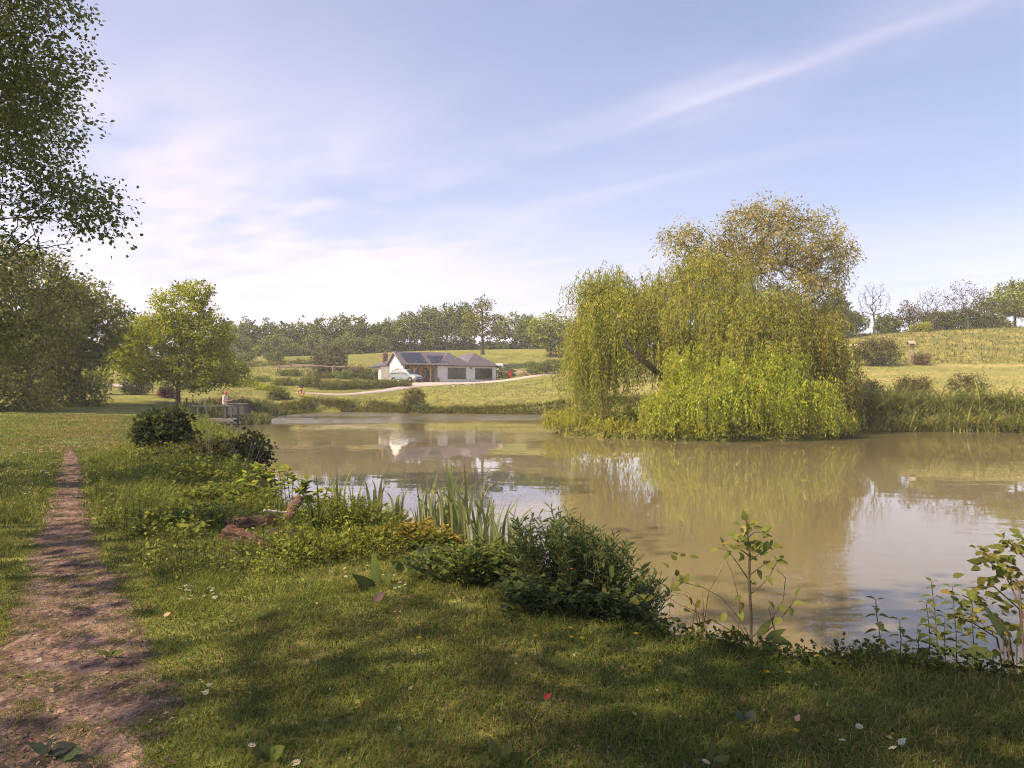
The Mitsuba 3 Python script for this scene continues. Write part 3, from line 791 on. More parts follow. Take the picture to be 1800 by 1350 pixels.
row = [(690, 619, 560, 172, 52, OAK, 'rounded dark tree at the left end of the row behind the house'), (720, 618, 548, 170, 60, OAK, 'dark tree behind the left gable of the house'), (752, 617, 538, 170, 62, OAK, 'second dark tree above the house, with a domed crown'), (785, 617, 532, 170, 66, OAK, 'tallest dark domed tree above the house roof'), (815, 617, 531, 172, 50, OAK, 'dark tree hidden behind the pale leggy one'),
       (905, 615, 551, 172, 70, OAK, 'low dark tree right of the pale leggy one'), (930, 615, 558, 165, 46, OAK, 'dark tree between the leggy tree and the willow'), (968, 617, 540, 140, 84, LIME + OAK, 'bright green tree just left of the willow'), (672, 620, 566, 173, 46, WOOD, 'pale rounded tree where the far wood ends')]
for k, (px, b, tp, d, w, pal, lab) in enumerate(row):
    far_tree(px, b, tp, d, w, lab, pal, 230 + k, n=130, per=28, L=0.46, group='trees of the row behind the house', shape=0)
far_tree(848, 620, 523, 128, 74, 'pale leggy tree with bare forked stems standing right of the house', [(0.25, 0.25, 0.07), (0.20, 0.21, 0.06), (0.29, 0.27, 0.09)], 245, name='leggy_tree', n=130, per=24, L=0.32, shape=0, shell=0.3, spread=0.55)
far_tree(578, 664, 599, 112, 62, 'small round pale grey-green tree behind the pergola', [(0.19, 0.185, 0.10), (0.14, 0.145, 0.075), (0.22, 0.21, 0.12)], 246, name='pale_round_tree', n=150, per=40, L=0.24, shape=2, shell=0.5, spread=0.5)
# young trees and shrubs by the fence, far left
far_tree(124, 700, 648, 70, 50, 'small bright yellow-green conical tree by the fence', [(0.50, 0.50, 0.03), (0.40, 0.42, 0.035)], 250, name='young_tree', n=90, per=36, L=0.15, shape=1, spread=0.34)
far_tree(168, 700, 634, 70, 66, 'loose young tree beside the white stake', LIME + OAK, 251, name='young_tree', n=90, per=26, L=0.17, shape=0, spread=0.4)
far_tree(240, 700, 652, 72, 50, 'round grey-green bush by the fence', [(0.125, 0.125, 0.085), (0.10, 0.105, 0.07)], 252, name='round_bush', n=120, per=44, L=0.11, shape=2, spread=0.35)
far_tree(296, 703, 674, 68, 34, 'dark purple-brown bush behind the yellow-green tree trunk', [(0.075, 0.045, 0.055), (0.055, 0.035, 0.045)], 253, name='purple_bush', n=70, per=44, L=0.11, shape=2, spread=0.3)
for k, (px, b, tp, d, w, lab) in enumerate([(30, 655, 585, 132, 130, 'dark tree group across the field at the far left'), (140, 652, 592, 130, 90, 'dark tree across the field behind the young trees'), (215, 650, 600, 135, 80, 'dark tree across the field left of the yellow-green tree'), (360, 640, 590, 140, 90, 'dark tree across the field right of the yellow-green tree')]):
    far_tree(px, b, tp, d, w, lab, OAK + [(0.05, 0.055, 0.05)], 260 + k, n=120, per=30, L=0.4, shape=2, group='dark trees across the left field')
# shrubs of the garden and the banks
SH = [(0.169, 0.189, 0.042), (0.121, 0.145, 0.039), (0.203, 0.210, 0.058)]
garden = [(440, 652, 634, 118, 60, 'wide low olive bush at the top of the garden, left of the pergola', SH), (500, 648, 632, 120, 70, 'hummock of olive scrub below the far wood', SH), (545, 646, 630, 122, 60, 'hummock of scrub left of the pale round tree', SH), (430, 636, 617, 130, 40, 'greyish pink bush at the foot of the wood, far left', WOOD), (480, 636, 617, 130, 36, 'greyish bush at the foot of the wood, above the pergola', WOOD),
          (455, 682, 660, 96, 46, 'low dark-leaved bush in the garden left of the pergola', OAK), (500, 684, 664, 93, 44, 'low bush below the left pergola post', SH), (545, 684, 662, 92, 46, 'low bush right of the lifebuoy post', SH), (470, 694, 674, 88, 40, 'yellowish low bush in the lower garden', LIME), (430, 690, 664, 90, 52, 'bright bush under the yellow-green tree', LIME), (510, 668, 648, 104, 50, 'pale bush beneath the pergola', SH),
          (488, 708, 678, 78, 34, 'upright olive bush on the bank left of the lifebuoy', SH), (585, 690, 666, 90, 60, 'clipped hedge bush at the left end of the drive hedge', SH), (625, 688, 667, 91, 56, 'second rounded bush of the hedge along the drive', SH), (662, 686, 667, 93, 54, 'third rounded bush of the hedge along the drive', SH), (698, 683, 667, 95, 50, 'fourth rounded bush of the hedge, below the car', SH),
          (622, 668, 641, 108, 46, 'pinkish flowering bush left of the house', [(0.20, 0.13, 0.12), (0.13, 0.12, 0.06)]), (646, 668, 646, 107, 36, 'green bush against the left end of the house', SH), (600, 672, 652, 104, 44, 'dark bush under the right end of the pergola', OAK), (562, 672, 654, 103, 44, 'bush under the middle of the pergola', SH),
          (726, 722, 672, 76, 40, 'feathery yellow-green willow bush on the far bank', [(0.20, 0.19, 0.05), (0.16, 0.155, 0.045)]), (742, 724, 694, 75, 28, 'dark base of scrub beside the feathery bush', OAK),
          (889, 648, 623, 116, 38, 'dark spiky shrub behind the white van', OAK), (945, 648, 622, 112, 46, 'dark hedge bush right of the timber pile', OAK), (975, 646, 618, 112, 46, 'dark hedge bush, second from the willow', OAK), (1003, 644, 616, 112, 46, 'dark hedge bush next to the willow', OAK)]
for k, (px, b, tp, d, w, lab, pal) in enumerate(garden):
    far_tree(px, b, tp, d, w, lab, pal, 300 + k, name='garden_bush' if k < 20 else 'bank_bush', n=70, per=34, L=0.17, shape=2, spread=0.36, group='bushes of the garden and banks')
for k, (px, b, tp, d, w, lab) in enumerate([(1540, 640, 590, 84, 84, 'rounded olive bush at the foot of the rough hillside'), (1522, 702, 664, 53, 56, 'low bush behind the reeds, next to the willow'), (1606, 703, 658, 52, 66, 'low bush behind the middle of the reeds'), (1700, 703, 652, 52, 74, 'thin feathery bush behind the right part of the reeds')]):
    far_tree(px, b, tp, d, w, lab, [(0.14, 0.13, 0.04), (0.10, 0.10, 0.035), (0.16, 0.14, 0.06)], 330 + k, name='hillside_bush', n=110, per=[44, 44, 44, 26][k], L=[.16, .10, .10, .09][k], shape=2, spread=[.5, .3, .33, .3][k], shell=0.5)
far_tree(1618, 640, 617, 84, 34, 'pinkish flowering shrub at the foot of the bird house post', [(0.25, 0.13, 0.11), (0.15, 0.13, 0.06)], 336, name='flowering_shrub', n=40, per=34, L=0.13, shape=2, spread=0.3)
# trees along the crest, right
for k, (px, b, tp, d, w, nm, lab, pal, per, n, sh, L) in enumerate([(1470, 592, 500, 118, 60, 'crest_tree', 'dark green tree on the crest behind the right of the willow', OAK, 30, 120, 1, .34), (1500, 590, 540, 122, 50, 'crest_bush', 'dark bush on the crest next to the willow', OAK, 34, 80, 2, .3), (1560, 588, 548, 122, 44, 'crest_bush', 'dark bush on the crest right of the first bare tree', OAK, 34, 70, 2, .3), (1600, 587, 528, 122, 56, 'crest_bush', 'pale twiggy thorn bush on the crest', BROWN, 16, 90, 1, .26),
                                                               (1650, 586, 542, 124, 60, 'crest_bush', 'dark thicket on the crest below the twisted bare tree', OAK, 34, 100, 2, .3), (1690, 585, 538, 124, 66, 'crest_bush', 'dark thicket on the crest below the domed thin tree', OAK, 34, 100, 2, .3), (1620, 588, 566, 120, 40, 'crest_bush', 'small bright green bush on the crest', LIME, 34, 50, 2, .24), (1738, 583, 520, 126, 60, 'crest_tree', 'thin pale tree at the left of the green tree, right edge', WOOD, 18, 100, 0, .3),
                                                               (1785, 582, 492, 126, 92, 'crest_tree', 'dense green tree on the crest at the right edge', OAK + LIME, 34, 150, 0, .36), (1745, 583, 555, 126, 60, 'crest_bush', 'dark bush at the foot of the right-edge tree', OAK, 34, 80, 2, .3), (1440, 593, 530, 122, 60, 'crest_bush', 'dark scrub on the crest showing through the willow', OAK, 34, 90, 2, .3)]):
    far_tree(px, b, tp, d, w, lab, pal, 350 + k, name=nm, n=n, per=per, L=L, shape=sh, group='trees and bushes on the right-hand crest')


for k in range(11):
    px = 676 + 31 * k
    far_tree(px, 620, 597 + 3 * (k % 3), 174, 52, f'dark hedge bush under the tree row behind the house, {(ordinal + ["tenth", "eleventh"])[k]} from the left', OAK, 280 + k, name='hedge_bush', n=50, per=26, L=.5, shape=2, group='hedge under the tree row behind the house')


def bare_tree(px, base, top, d, wpx, label, seed, leaves=0, pal=BROWN, forks=3):
    b = W(px, base, d); h = (base - top) / F * d; w = wpx / F * d / 2
    b[2] = min(b[2], gz(b[0], b[1])) - .2
    lob = [(b[0], b[1], b[2] + h * .68, w * .9, w * .7, h * .32), (b[0] - w * .35, b[1], b[2] + h * .58, w * .6, w * .5, h * .30), (b[0] + w * .35, b[1], b[2] + h * .6, w * .6, w * .5, h * .30)]
    r = rng(seed)
    P, D = lobe_points(r, lob, 260, 0.30, 0.1)
    t = thing('bare_tree', label, 'tree', 'bare trees on the right-hand crest')
    m, *_ = grow(r, [b, b + [0.1, 0, h * .2], b + [-.1, 0, h * .42]], 0.024 * h, P, tip=0.016, sides=4, wander=0.07, power=2.1)
    add(t, 'trunk', m, 'bark', smooth=True)
    if leaves:
        add(t, 'crown', foliage(r, P, D, leaves, 0.42, 0.17, 0.12, pal), 'leaf')


bare_tree(1537, 588, 489, 121, 66, 'bare grey tree with upswept branches on the crest', 380)
bare_tree(1640, 586, 500, 121, 62, 'bare twisted tree on the crest, middle of three', 381, 1)
bare_tree(1702, 584, 488, 121, 84, 'domed thin-leaved tree on the crest, right of three', 382, 7)
bare_tree(1606, 586, 528, 123, 44, 'small bare tree standing in the pale thorn bush', 383)

# ------------------------------------------------------------------ the house and its yard
HU = math.radians(28)
HO = np.array([-15.2, 108.0, 3.42])
HM = rotz(HU)
house = thing('house', 'low white rendered house with grey slate roofs and solar panels beyond the pond', 'house')


def hp(name, mesh, bsdf, parent=None, color=None, smooth=False, label=None):
    return add(parent or house, name, place(mesh, HM, HO), bsdf, color, smooth, label)


def wall_with_holes(u0, u1, z0, z1, v, holes, th=0.25, axis='u'):
    """a wall slab with openings (a0, a1, z0, z1)"""
    import shapely.geometry as sg
    p = sg.box(u0, z0, u1, z1)
    for a0, a1, b0, b1 in holes:
        p = p.difference(sg.box(a0, b0, a1, b1))
    m = trimesh.creation.extrude_polygon(p, th, engine='earcut')
    X = np.asarray(m.vertices)
    m.vertices = np.stack([X[:, 0], v + th - X[:, 2], X[:, 1]], 1) if axis == 'u' else np.stack([v + X[:, 2], X[:, 0], X[:, 1]], 1)
    m.fix_normals()
    return m


def window(u0, u1, z0, z1, v, axis='u', mullions=1, fr=(0.05, 0.045, 0.045)):
    """frame and pane set back in the wall"""
    g = 0.07
    bars = [(u0, u1, z0, z0 + g), (u0, u1, z1 - g, z1), (u0, u0 + g, z0 + g, z1 - g), (u1 - g, u1, z0 + g, z1 - g)]
    for k in range(mullions):
        c = u0 + (u1 - u0) * (k + 1) / (mullions + 1)
        bars.append((c - g / 2, c + g / 2, z0 + g, z1 - g))
    ms = []
    for a0, a1, b0, b1 in bars:
        ms.append(box(a0, a1, v + .06, v + .13, b0, b1) if axis == 'u' else box(v + .06, v + .13, a0, a1, b0, b1))
    w = hp('window', trimesh.util.concatenate(ms), 'matte', color=fr)
    p = box(u0 + g, u1 - g, v + .09, v + .10, z0 + g, z1 - g) if axis == 'u' else box(v + .09, v + .10, u0 + g, u1 - g, z0 + g, z1 - g)
    hp('pane', p, 'pane', parent=w)
    s = box(u0 - .05, u1 + .05, v - .06, v + .05, z0 - .07, z0 - .004) if axis == 'u' else box(v - .06, v + .05, u0 - .05, u1 + .05, z0 - .07, z0 - .004)
    hp('sill', s, 'matte', parent=w, color=fr)


EV = 2.38
hp('wall', wall_with_holes(5.2, 14.6, -0.6, EV, 0, [(6.75, 9.62, .55, 2.12), (11.1, 13.95, .5, 2.1)]), 'wall_render')
window(6.75, 9.62, .55, 2.12, 0, mullions=1)
window(11.1, 13.95, .5, 2.1, 0, mullions=1)
hp('wall', box(14.35, 14.6, .25, 9, -0.6, EV), 'wall_render')
hp('wall', box(5.2, 5.45, .25, 1.8, -0.6, EV), 'wall_render', label='side wall of the porch recess')
hp('wall', box(4.0, 14.35, 8.75, 9, -0.6, EV), 'wall_render')
# porch: back wall clad in orange-brown boards, each board a piece
pw = hp('porch_wall', wall_with_holes(0.25, 5.2, -0.6, 2.9, 1.8, [(2.0, 3.1, .9, 2.1), (3.75, 4.85, 0.05, 2.1), (0.7, 1.5, .9, 2.1)], 0.2), 'matte', color=(0.42, 0.25, 0.17), label='orange-brown timber wall at the back of the porch')
rr_ = rng(5)
for k in range(24):
    u = 0.25 + k * 0.204
    zlo = 2.12 if any(a - .19 < u < b for a, b in ((2.0, 3.1), (3.75, 4.85), (0.7, 1.5))) else 0.0
    hp('plank', box(u, u + 0.19, 1.775, 1.80, zlo, 2.88), 'timber', parent=pw, color=np.array([0.48, 0.28, 0.18]) * (0.85 + 0.3 * rr_.random()))
window(2.0, 3.1, .9, 2.1, 1.8, mullions=1)
window(0.7, 1.5, .9, 2.1, 1.8, mullions=0)
dr_ = hp('door', box(3.75, 4.85, 1.86, 1.92, 0.05, 2.1), 'matte', color=(0.10, 0.085, 0.09), label='dark glazed double door in the porch')
for a in (3.87, 4.40):
    hp('pane', box(a, a + .33, 1.845, 1.856, 0.5, 1.95), 'pane', parent=dr_)
hp('handle', box(4.25, 4.29, 1.80, 1.85, 0.95, 1.15), 'metal', parent=dr_, color=(0.6, 0.6, 0.6))
for u in (1.7, 4.12):
    pst = hp('post', rbox(u - .11, u + .11, -.02, .20, -0.3, EV - .02, .02), 'timber', color=(0.58, 0.36, 0.19), label='honey-coloured oak porch post')
    for s in (-1, 1):
        hp('brace', hull([(u + s * .11, .04, 1.6), (u + s * .11, .14, 1.6), (u + s * .11, .04, 1.75), (u + s * .11, .14, 1.75), (u + s * .75, .04, EV - .03), (u + s * .75, .14, EV - .03), (u + s * .62, .04, EV - .03), (u + s * .62, .14, EV - .03)]), 'timber', parent=pst, color=(0.55, 0.34, 0.18))
hp('beam', rbox(0.26, 5.19, -.02, .20, EV, EV + .2, .02), 'timber', color=(0.52, 0.32, 0.18))
hp('soffit', box(0.2, 5.3, 0.21, 1.76, EV + .08, EV + .12), 'timber', color=(0.50, 0.31, 0.2))
# gable end facing the left, with a garage-like opening half hidden by the car
gv = [(0, -0.6), (6.4, -0.6), (6.4, EV), (3.2, 4.28), (0, EV)]
import shapely.geometry as sg
gp = sg.Polygon(gv).difference(sg.box(1.6, 0.75, 3.6, 1.95))
gm = trimesh.creation.extrude_polygon(gp, 0.25, engine='earcut')
Xg = np.asarray(gm.vertices); gm.vertices = np.stack([Xg[:, 2], Xg[:, 0], Xg[:, 1]], 1); gm.fix_normals()
hp('wall', gm, 'wall_render', label='bright white gable end')
window(1.6, 3.6, .75, 1.95, 0, axis='v', mullions=1)
hp('wall', box(0.25, 5, 6.15, 6.4, -0.6, EV), 'wall_render')
hp('vent', box(-0.02, -0.002, 3.08, 3.32, 3.35, 3.7), 'matte', color=(0.35, 0.33, 0.34))
# left annex behind the gable
hp('wall', wall_with_holes(6.0, 10.4, -0.6, EV - .05, -1.25, [(7.1, 9.0, .55, 1.9)], axis='v'), 'wall_render', label='white wall of the left annex')
window(7.1, 9.0, .55, 1.9, -1.25, axis='v', mullions=1)
hp('wall', box(-1.0, 3.5, 10.15, 10.4, -0.6, EV - .05), 'wall_render')
hp('wall', box(-1.0, 0.0, 6.0, 6.25, -0.6, EV - .05), 'wall_render')


def hip(u0, u1, v0, v1, z0, z1, run):
    return m3.Manifold.hull_points(np.array([(u0, v0, z0), (u1, v0, z0), (u1, v1, z0), (u0, v1, z0), ((u0 + u1) / 2, v0 + run, z1), ((u0 + u1) / 2, v1 - run, z1)], float))


RG = 4.42
main = m3.Manifold.hull_points(np.array([(-.35, -.35, EV + .04), (8.0, -.35, EV + .04), (8.0, 6.75, EV + .04), (-.35, 6.75, EV + .04), (-.35, 3.2, RG), (8.0, 3.2, RG)], float))
inner = m3.Manifold.hull_points(np.array([(-.36, -.2, EV - .1), (.5, -.2, EV - .1), (.5, 6.6, EV - .1), (-.36, 6.6, EV - .1), (-.36, 3.2, RG - .14), (.5, 3.2, RG - .14)], float))
roof = (main - inner) + hip(5.0, 10.7, -.36, 9.3, EV + .04, RG + .02, 2.85) + hip(9.3, 15.0, -.36, 9.3, EV + .04, RG, 2.85)
rf = hp('roof', tm(roof), 'slate')
rf2 = hp('roof', tm(hip(-1.6, 4.2, 5.7, 10.8, EV + .0, RG - .75, 2.5)), 'slate', label='lower hipped roof of the left annex')
ch = hp('chimney', box(-.2, .5, 8.0, 8.7, 3.0, 4.35), 'matte', color=(0.20, 0.12, 0.10), label='small brown chimney')
hp('pot', tm(m3.Manifold.cylinder(.3, .13, .10, 10).translate((.15, 8.35, 4.351))), 'matte', parent=ch, color=(0.32, 0.16, 0.11))
for a, b, c, d in [((-.35, -.4), (5.0, -.4), 0, 0), ((5.0, -.42), (15.05, -.42), 0, 0)]:
    hp('gutter', tm(m3.Manifold.batch_hull([m3.Manifold.sphere(.065, 6).translate((a[0], a[1], EV + .0)), m3.Manifold.sphere(.065, 6).translate((b[0], b[1], EV + .0))])), 'matte', color=(0.04, 0.036, 0.036))
hp('gutter', tm(m3.Manifold.batch_hull([m3.Manifold.sphere(.065, 6).translate((-1.64, 5.8, EV - .06)), m3.Manifold.sphere(.065, 6).translate((-1.64, 10.8, EV - .06))])), 'matte', color=(0.05, 0.045, 0.045))
for s in ((-.35, 3.2), (6.75, 3.2)):
    hp('barge_board', hull([(-.40, s[0], EV + .02), (-.352, s[0], EV + .02), (-.40, s[0], EV - .16), (-.352, s[0], EV - .16), (-.40, s[1], RG + .01), (-.352, s[1], RG + .01), (-.40, s[1], RG - .18), (-.352, s[1], RG - .18)]), 'matte', color=(0.30, 0.27, 0.28))
hp('downpipe', tm(m3.Manifold.cylinder(EV - .05, .05, .05, 8).translate((14.55, -.1, 0))), 'matte', color=(0.05, 0.045, 0.05))
for u in (10.35,):
    lt = hp('wall_lamp', rbox(u - .08, u + .08, -.2, -.02, 1.95, 2.2, .02), 'matte', color=(0.06, 0.055, 0.055))
    hp('bracket', box(u - .03, u + .03, -.1, -.001, 2.21, 2.25), 'matte', parent=lt, color=(0.06, 0.055, 0.055))
hp('vent', box(10.2, 10.45, -.03, -.002, .25, .40), 'matte', color=(0.08, 0.08, 0.08))


def on_roof(u0, u1, f0, f1, a, b, lift=0.06, skew=0.0):
    """panel on a roof plane: a(u) the eaves point and b(u) the ridge point at u, f along the slope"""
    P = []
    for du in (0.0, 1.0):
        for f in (f0, f1):
            u = u0 + (u1 - u0) * du + skew * (f - f0) * (1 if du == 0 else -1)
            p = np.array([u, a[0] + (b[0] - a[0]) * f, a[1] + (b[1] - a[1]) * f])
            P.append(p)
    n = unit(np.array([0, -(b[1] - a[1]), b[0] - a[0]]))
    n = n if n[2] > 0 else -n
    return hull([p + n * k for p in P for k in (lift * .3, lift)])


E_, R_ = (-.35, EV + .04), (3.2, RG)
for k, (u0, u1) in enumerate([(0.55, 1.60), (1.65, 2.70), (2.75, 3.65)]):
    hp('solar_panel', on_roof(u0, u1, 0.16, 0.88, E_, R_), 'solar', parent=rf)
for k, (u0, u1) in enumerate([(4.35, 5.45), (5.5, 6.6), (6.65, 7.2)]):
    hp('solar_panel', on_roof(u0, u1, 0.18, 0.70, E_, R_, lift=0.10), 'solar', parent=rf)
ft = hp('flower_tub', tm(m3.Manifold.cylinder(.4, .22, .28, 12).translate((5.0, -.5, 0))), 'matte', color=(0.12, 0.10, 0.10), label='dark tub of plants by the porch corner')
rq = rng(77)
hp('plant', cards(np.array([5.0, -.5, .4]) + rq.standard_normal((90, 3)) * [.18, .18, .06], unit(rq.standard_normal((90, 3)) + [0, 0, 1.2]), unit(rq.standard_normal((90, 3))), .2, .09, tint(rq, 90, OAK)), 'leaf', parent=ft)

# the silver people carrier on the yard
CA = math.radians(-33)
CO = np.array([-14.1, 103.0, 0.0]); CO[2] = gz(CO[0], CO[1]) + 0.08
CM = rotz(CA)
car = thing('car', 'silver people carrier parked in front of the white gable', 'car')


def cp(name, mesh, bsdf, color=None, parent=None, smooth=False):
    return add(parent or car, name, place(mesh, CM, CO), bsdf, color, smooth)


SILVER = (0.23, 0.27, 0.32)


def loft(sections):
    """hull of neighbouring cross-sections (x, half width low, half width high, z low, z high)"""
    out = m3.Manifold()
    for (a, b) in zip(sections[:-1], sections[1:]):
        pts = []
        for x, wl, wh, zl, zh in (a, b):
            pts += [(x, s * wl, zl) for s in (-1, 1)] + [(x, s * max(wl, wh) * 1.0, zl + (zh - zl) * .45) for s in (-1, 1)] + [(x, s * wh, zh) for s in (-1, 1)] + [(x, s * wh * .6, zh + .03) for s in (-1, 1)]
        out += m3.Manifold.hull_points(np.array(pts, float))
    return out


bodym = loft([(-2.28, .72, .74, .42, .86), (-2.15, .86, .84, .30, 1.02), (-1.4, .90, .86, .26, 1.05), (0.3, .91, .87, .26, 1.04), (1.15, .90, .84, .26, 1.01), (1.75, .87, .76, .28, .90), (2.15, .80, .68, .30, .76), (2.30, .62, .58, .36, .62)])
for x in (-1.42, 1.40):
    for s in (-1, 1):
        bodym -= m3.Manifold.cylinder(.5, .36, .36, 20).rotate((90, 0, 0)).translate((x, s * .72 + .25, .32))
cp('body', tm(bodym), 'paintwork', SILVER, smooth=False)
cabin = loft([(-2.2, .80, .60, 1.0, 1.42), (-1.75, .82, .63, 1.02, 1.66), (-.2, .84, .64, 1.02, 1.72), (.45, .84, .62, 1.02, 1.62), (1.25, .80, .70, .98, 1.06)])
cp('roof', tm(cabin), 'paintwork', SILVER)
GL = None
for s in (-1, 1):
    for x0, x1, a, b in [(-1.95, -1.25, .12, .0), (-1.18, -.38, 0, 0), (-.30, .48, 0, .12)]:
        q = [(x0, s * .832, 1.10), (x1, s * .838, 1.10), (x1 - b * 2.2, s * .672, 1.56), (x0 + a * 1.2, s * .672, 1.56)]
        cp('side_window', hull([(x, y + s * k, z) for x, y, z in q for k in (0.0, .022)]), 'pane')
    cp('mirror', rbox(.52, .70, s * .98 - .07, s * .98 + .07, 1.02, 1.16, .03), 'paintwork', SILVER)
    hl = hull([(2.02, s * .70, .62), (1.72, s * .86, .64), (1.78, s * .80, .84), (2.12, s * .60, .74), (2.10, s * .72, .60), (1.80, s * .88, .66)])
    cp('headlight', hl, 'paintwork', (0.75, 0.77, 0.8))
    cp('tail_light', rbox(-2.25, -2.16, s * .76 - .06, s * .76 + .06, .75, 1.15, .02), 'paintwork', (0.35, .03, .03))
    for x in (-1.42, 1.40):
        wz = (x, s * .80, .32)
        tire = m3.Manifold.cylinder(.2, .32, .32, 22, True).rotate((90, 0, 0)).translate(wz) - m3.Manifold.cylinder(.3, .2, .2, 18, True).rotate((90, 0, 0)).translate(wz)
        wk = cp('wheel', tm(tire), 'matte', (0.02, .02, .02))
        rim = m3.Manifold.cylinder(.14, .198, .198, 18, True)
        for q in range(5):
            rim -= m3.Manifold.cylinder(.4, .045, .045, 8, True).translate((.115 * math.cos(q * 1.2566), .115 * math.sin(q * 1.2566), 0))
        cp('rim', tm(rim.rotate((90, 0, 0)).translate(wz)), 'metal', (0.6, .6, .62), parent=wk)
cp('windscreen', hull([(.50, s * .60, 1.60) for s in (-1, 1)] + [(1.22, s * .72, 1.07) for s in (-1, 1)] + [(.53, s * .60, 1.625) for s in (-1, 1)] + [(1.25, s * .72, 1.09) for s in (-1, 1)]), 'pane')
cp('grille', rbox(2.16, 2.33, -.42, .42, .50, .62, .015), 'matte', (0.03, .03, .03))
cp('bumper', rbox(1.98, 2.36, -.70, .70, .27, .44, .05), 'matte', (0.10, .10, .105))
cp('number_plate', rbox(2.36, 2.375, -.26, .26, .38, .49, .005), 'matte', (0.75, .75, .72))

# white van and things to the right of the house
VO = W(880, 655, 122); VO[2] = gz(VO[0], VO[1]) - .05
van = thing('van', 'white van with a dark windscreen showing past the right end of the house', 'van')
vb = m3.Manifold()
for a, b in [((-2.6, .95, .9, .35, 2.3), (.6, .98, .88, .32, 2.35)), ((.6, .98, .88, .32, 2.35), (1.25, .96, .80, .32, 1.35)), ((1.25, .96, .80, .32, 1.35), (2.3, .86, .66, .36, .95))]:
    vb += loft([a, b])
for x in (-1.6, 1.4):
    for s in (-1, 1):
        vb -= m3.Manifold.cylinder(.5, .38, .38, 18).rotate((90, 0, 0)).translate((x, s * .75 + .25, .35))
VM = rotz(math.radians(-22))
add(van, 'body', place(tm(vb), VM, VO), 'paintwork', (0.78, 0.75, 0.76))
add(van, 'windscreen', place(hull([(.64, s * .80, 2.22) for s in (-1, 1)] + [(1.24, s * .80, 1.42) for s in (-1, 1)] + [(.68, s * .80, 2.26) for s in (-1, 1)] + [(1.28, s * .80, 1.44) for s in (-1, 1)]), VM, VO), 'pane')
for s in (-1, 1):
    add(van, 'side_window', place(hull([(x, s * y, z) for x, y, z in ((-.5, .935, 1.45), (.75, .92, 1.4), (.45, .905, 2.05), (-.5, .91, 2.1))] + [(x, s * (y + .02), z) for x, y, z in ((-.5, .94, 1.45), (.75, .93, 1.4), (.45, .91, 2.05), (-.5, .915, 2.1))]), VM, VO), 'pane')
    add(van, 'headlight', place(rbox(2.12, 2.26, s * .62 - .12, s * .62 + .12, .68, .86, .03), VM, VO), 'paintwork', (0.7, .7, .7))
    for x in (-1.6, 1.4):
        wk = add(van, 'wheel', place(tm(m3.Manifold.cylinder(.22, .34, .34, 18, True).rotate((90, 0, 0)).translate((x, s * .82, .34))), VM, VO), 'matte', (0.02, .02, .02))
        add(van, 'rim', place(tm(m3.Manifold.cylinder(.235, .19, .19, 14, True).rotate((90, 0, 0)).translate((x, s * .82, .34))), VM, VO), 'metal', (0.5, .5, .52), parent=None) if False else add(wk, 'rim', place(tm(m3.Manifold.cylinder(.235, .19, .19, 14, True).rotate((90, 0, 0)).translate((x, s * .82, .34))), VM, VO), 'metal', (0.5, .5, .52))
RB = W(897, 664, 115); RB[2] = gz(RB[0], RB[1])
red = thing('wheelie_bin', 'upright bright red bin in front of the white van', 'bin')
add(red, 'body', place(hull([(x * .21 * k, y * .24 * k, z) for x in (-1, 1) for y in (-1, 1) for k, z in ((.85, .08), (1.08, .98))]), rotz(.3), RB), 'paintwork', (0.50, .035, .04))
add(red, 'lid', place(rbox(-.26, .26, -.29, .29, .985, 1.06, .025), rotz(.3), RB), 'paintwork', (0.50, .035, .04))
for s in (-1, 1):
    add(red, 'wheel', place(tm(m3.Manifold.cylinder(.06, .1, .1, 12, True).rotate((90, 0, 0)).translate((-.2, s * .2, .1))), rotz(.3), RB), 'matte', (0.02, .02, .02))
TP = W(925, 655, 114); TP[2] = gz(TP[0], TP[1])
pile = thing('timber_pile', 'heap of pale planks, poles and rubble right of the white van', 'timber pile')
rt = rng(88)
for k in range(16):
    a = rt.uniform(-.5, .5); L_ = rt.uniform(1.2, 3.0); c_ = TP + np.array([rt.uniform(-1.5, 1.6), rt.uniform(-.6, .6), .15 + .75 * rt.random() * (1 - abs(k - 8) / 12)])
    R_m = rotz(a) @ np.array([[math.cos(b_), 0, -math.sin(b_)], [0, 1, 0], [math.sin(b_), 0, math.cos(b_)]]) if (b_ := rt.uniform(-.45, .45)) is not None else None
    add(pile, 'plank', place(rbox(-L_ / 2, L_ / 2, -.09, .09, -.03, .03, .012), R_m, c_), 'timber', [(0.55, .47, .36), (0.34, .25, .18), (0.60, .53, .45), (0.20, .15, .12)][k % 4])
for k in range(9):
    s = rt.uniform(.14, .3); c_ = TP + np.array([rt.uniform(-2.0, 1.8), rt.uniform(-.9, -.2), s * .5])
    add(pile, 'stone', hull(c_ + rt.standard_normal((14, 3)) * s * [.55, .5, .4]), 'matte', (0.30, .26, .22))
for k in range(7):
    px = rt.uniform(795, 850); p = ground_at(px, 97 + rt.uniform(-2, 2)); s = rt.uniform(.16, .3)
    single('stone', hull(p + rt.standard_normal((14, 3)) * s * [.6, .5, .4]), 'matte', 'pale stone in the grass below the driveway in front of the house', 'stone', (0.38, .32, .27), group='pale stones below the driveway')

# pergola in the garden
pg = thing('pergola', 'weathered rustic pole pergola in the garden left of the house', 'pergola')
PC = (0.30, 0.23, 0.185)


def pole(parent, name, a, b, r0, col=PC, sides=7, jig=0.02, seed=0):
    r = rng(seed); s = np.linspace(0, 1, 5)[:, None]
    P = np.asarray(a) * (1 - s) + np.asarray(b) * s; P[1:-1] += r.standard_normal((3, 3)) * jig
    return add(parent, name, tube(P, r0, sides), 'timber', col, smooth=True)


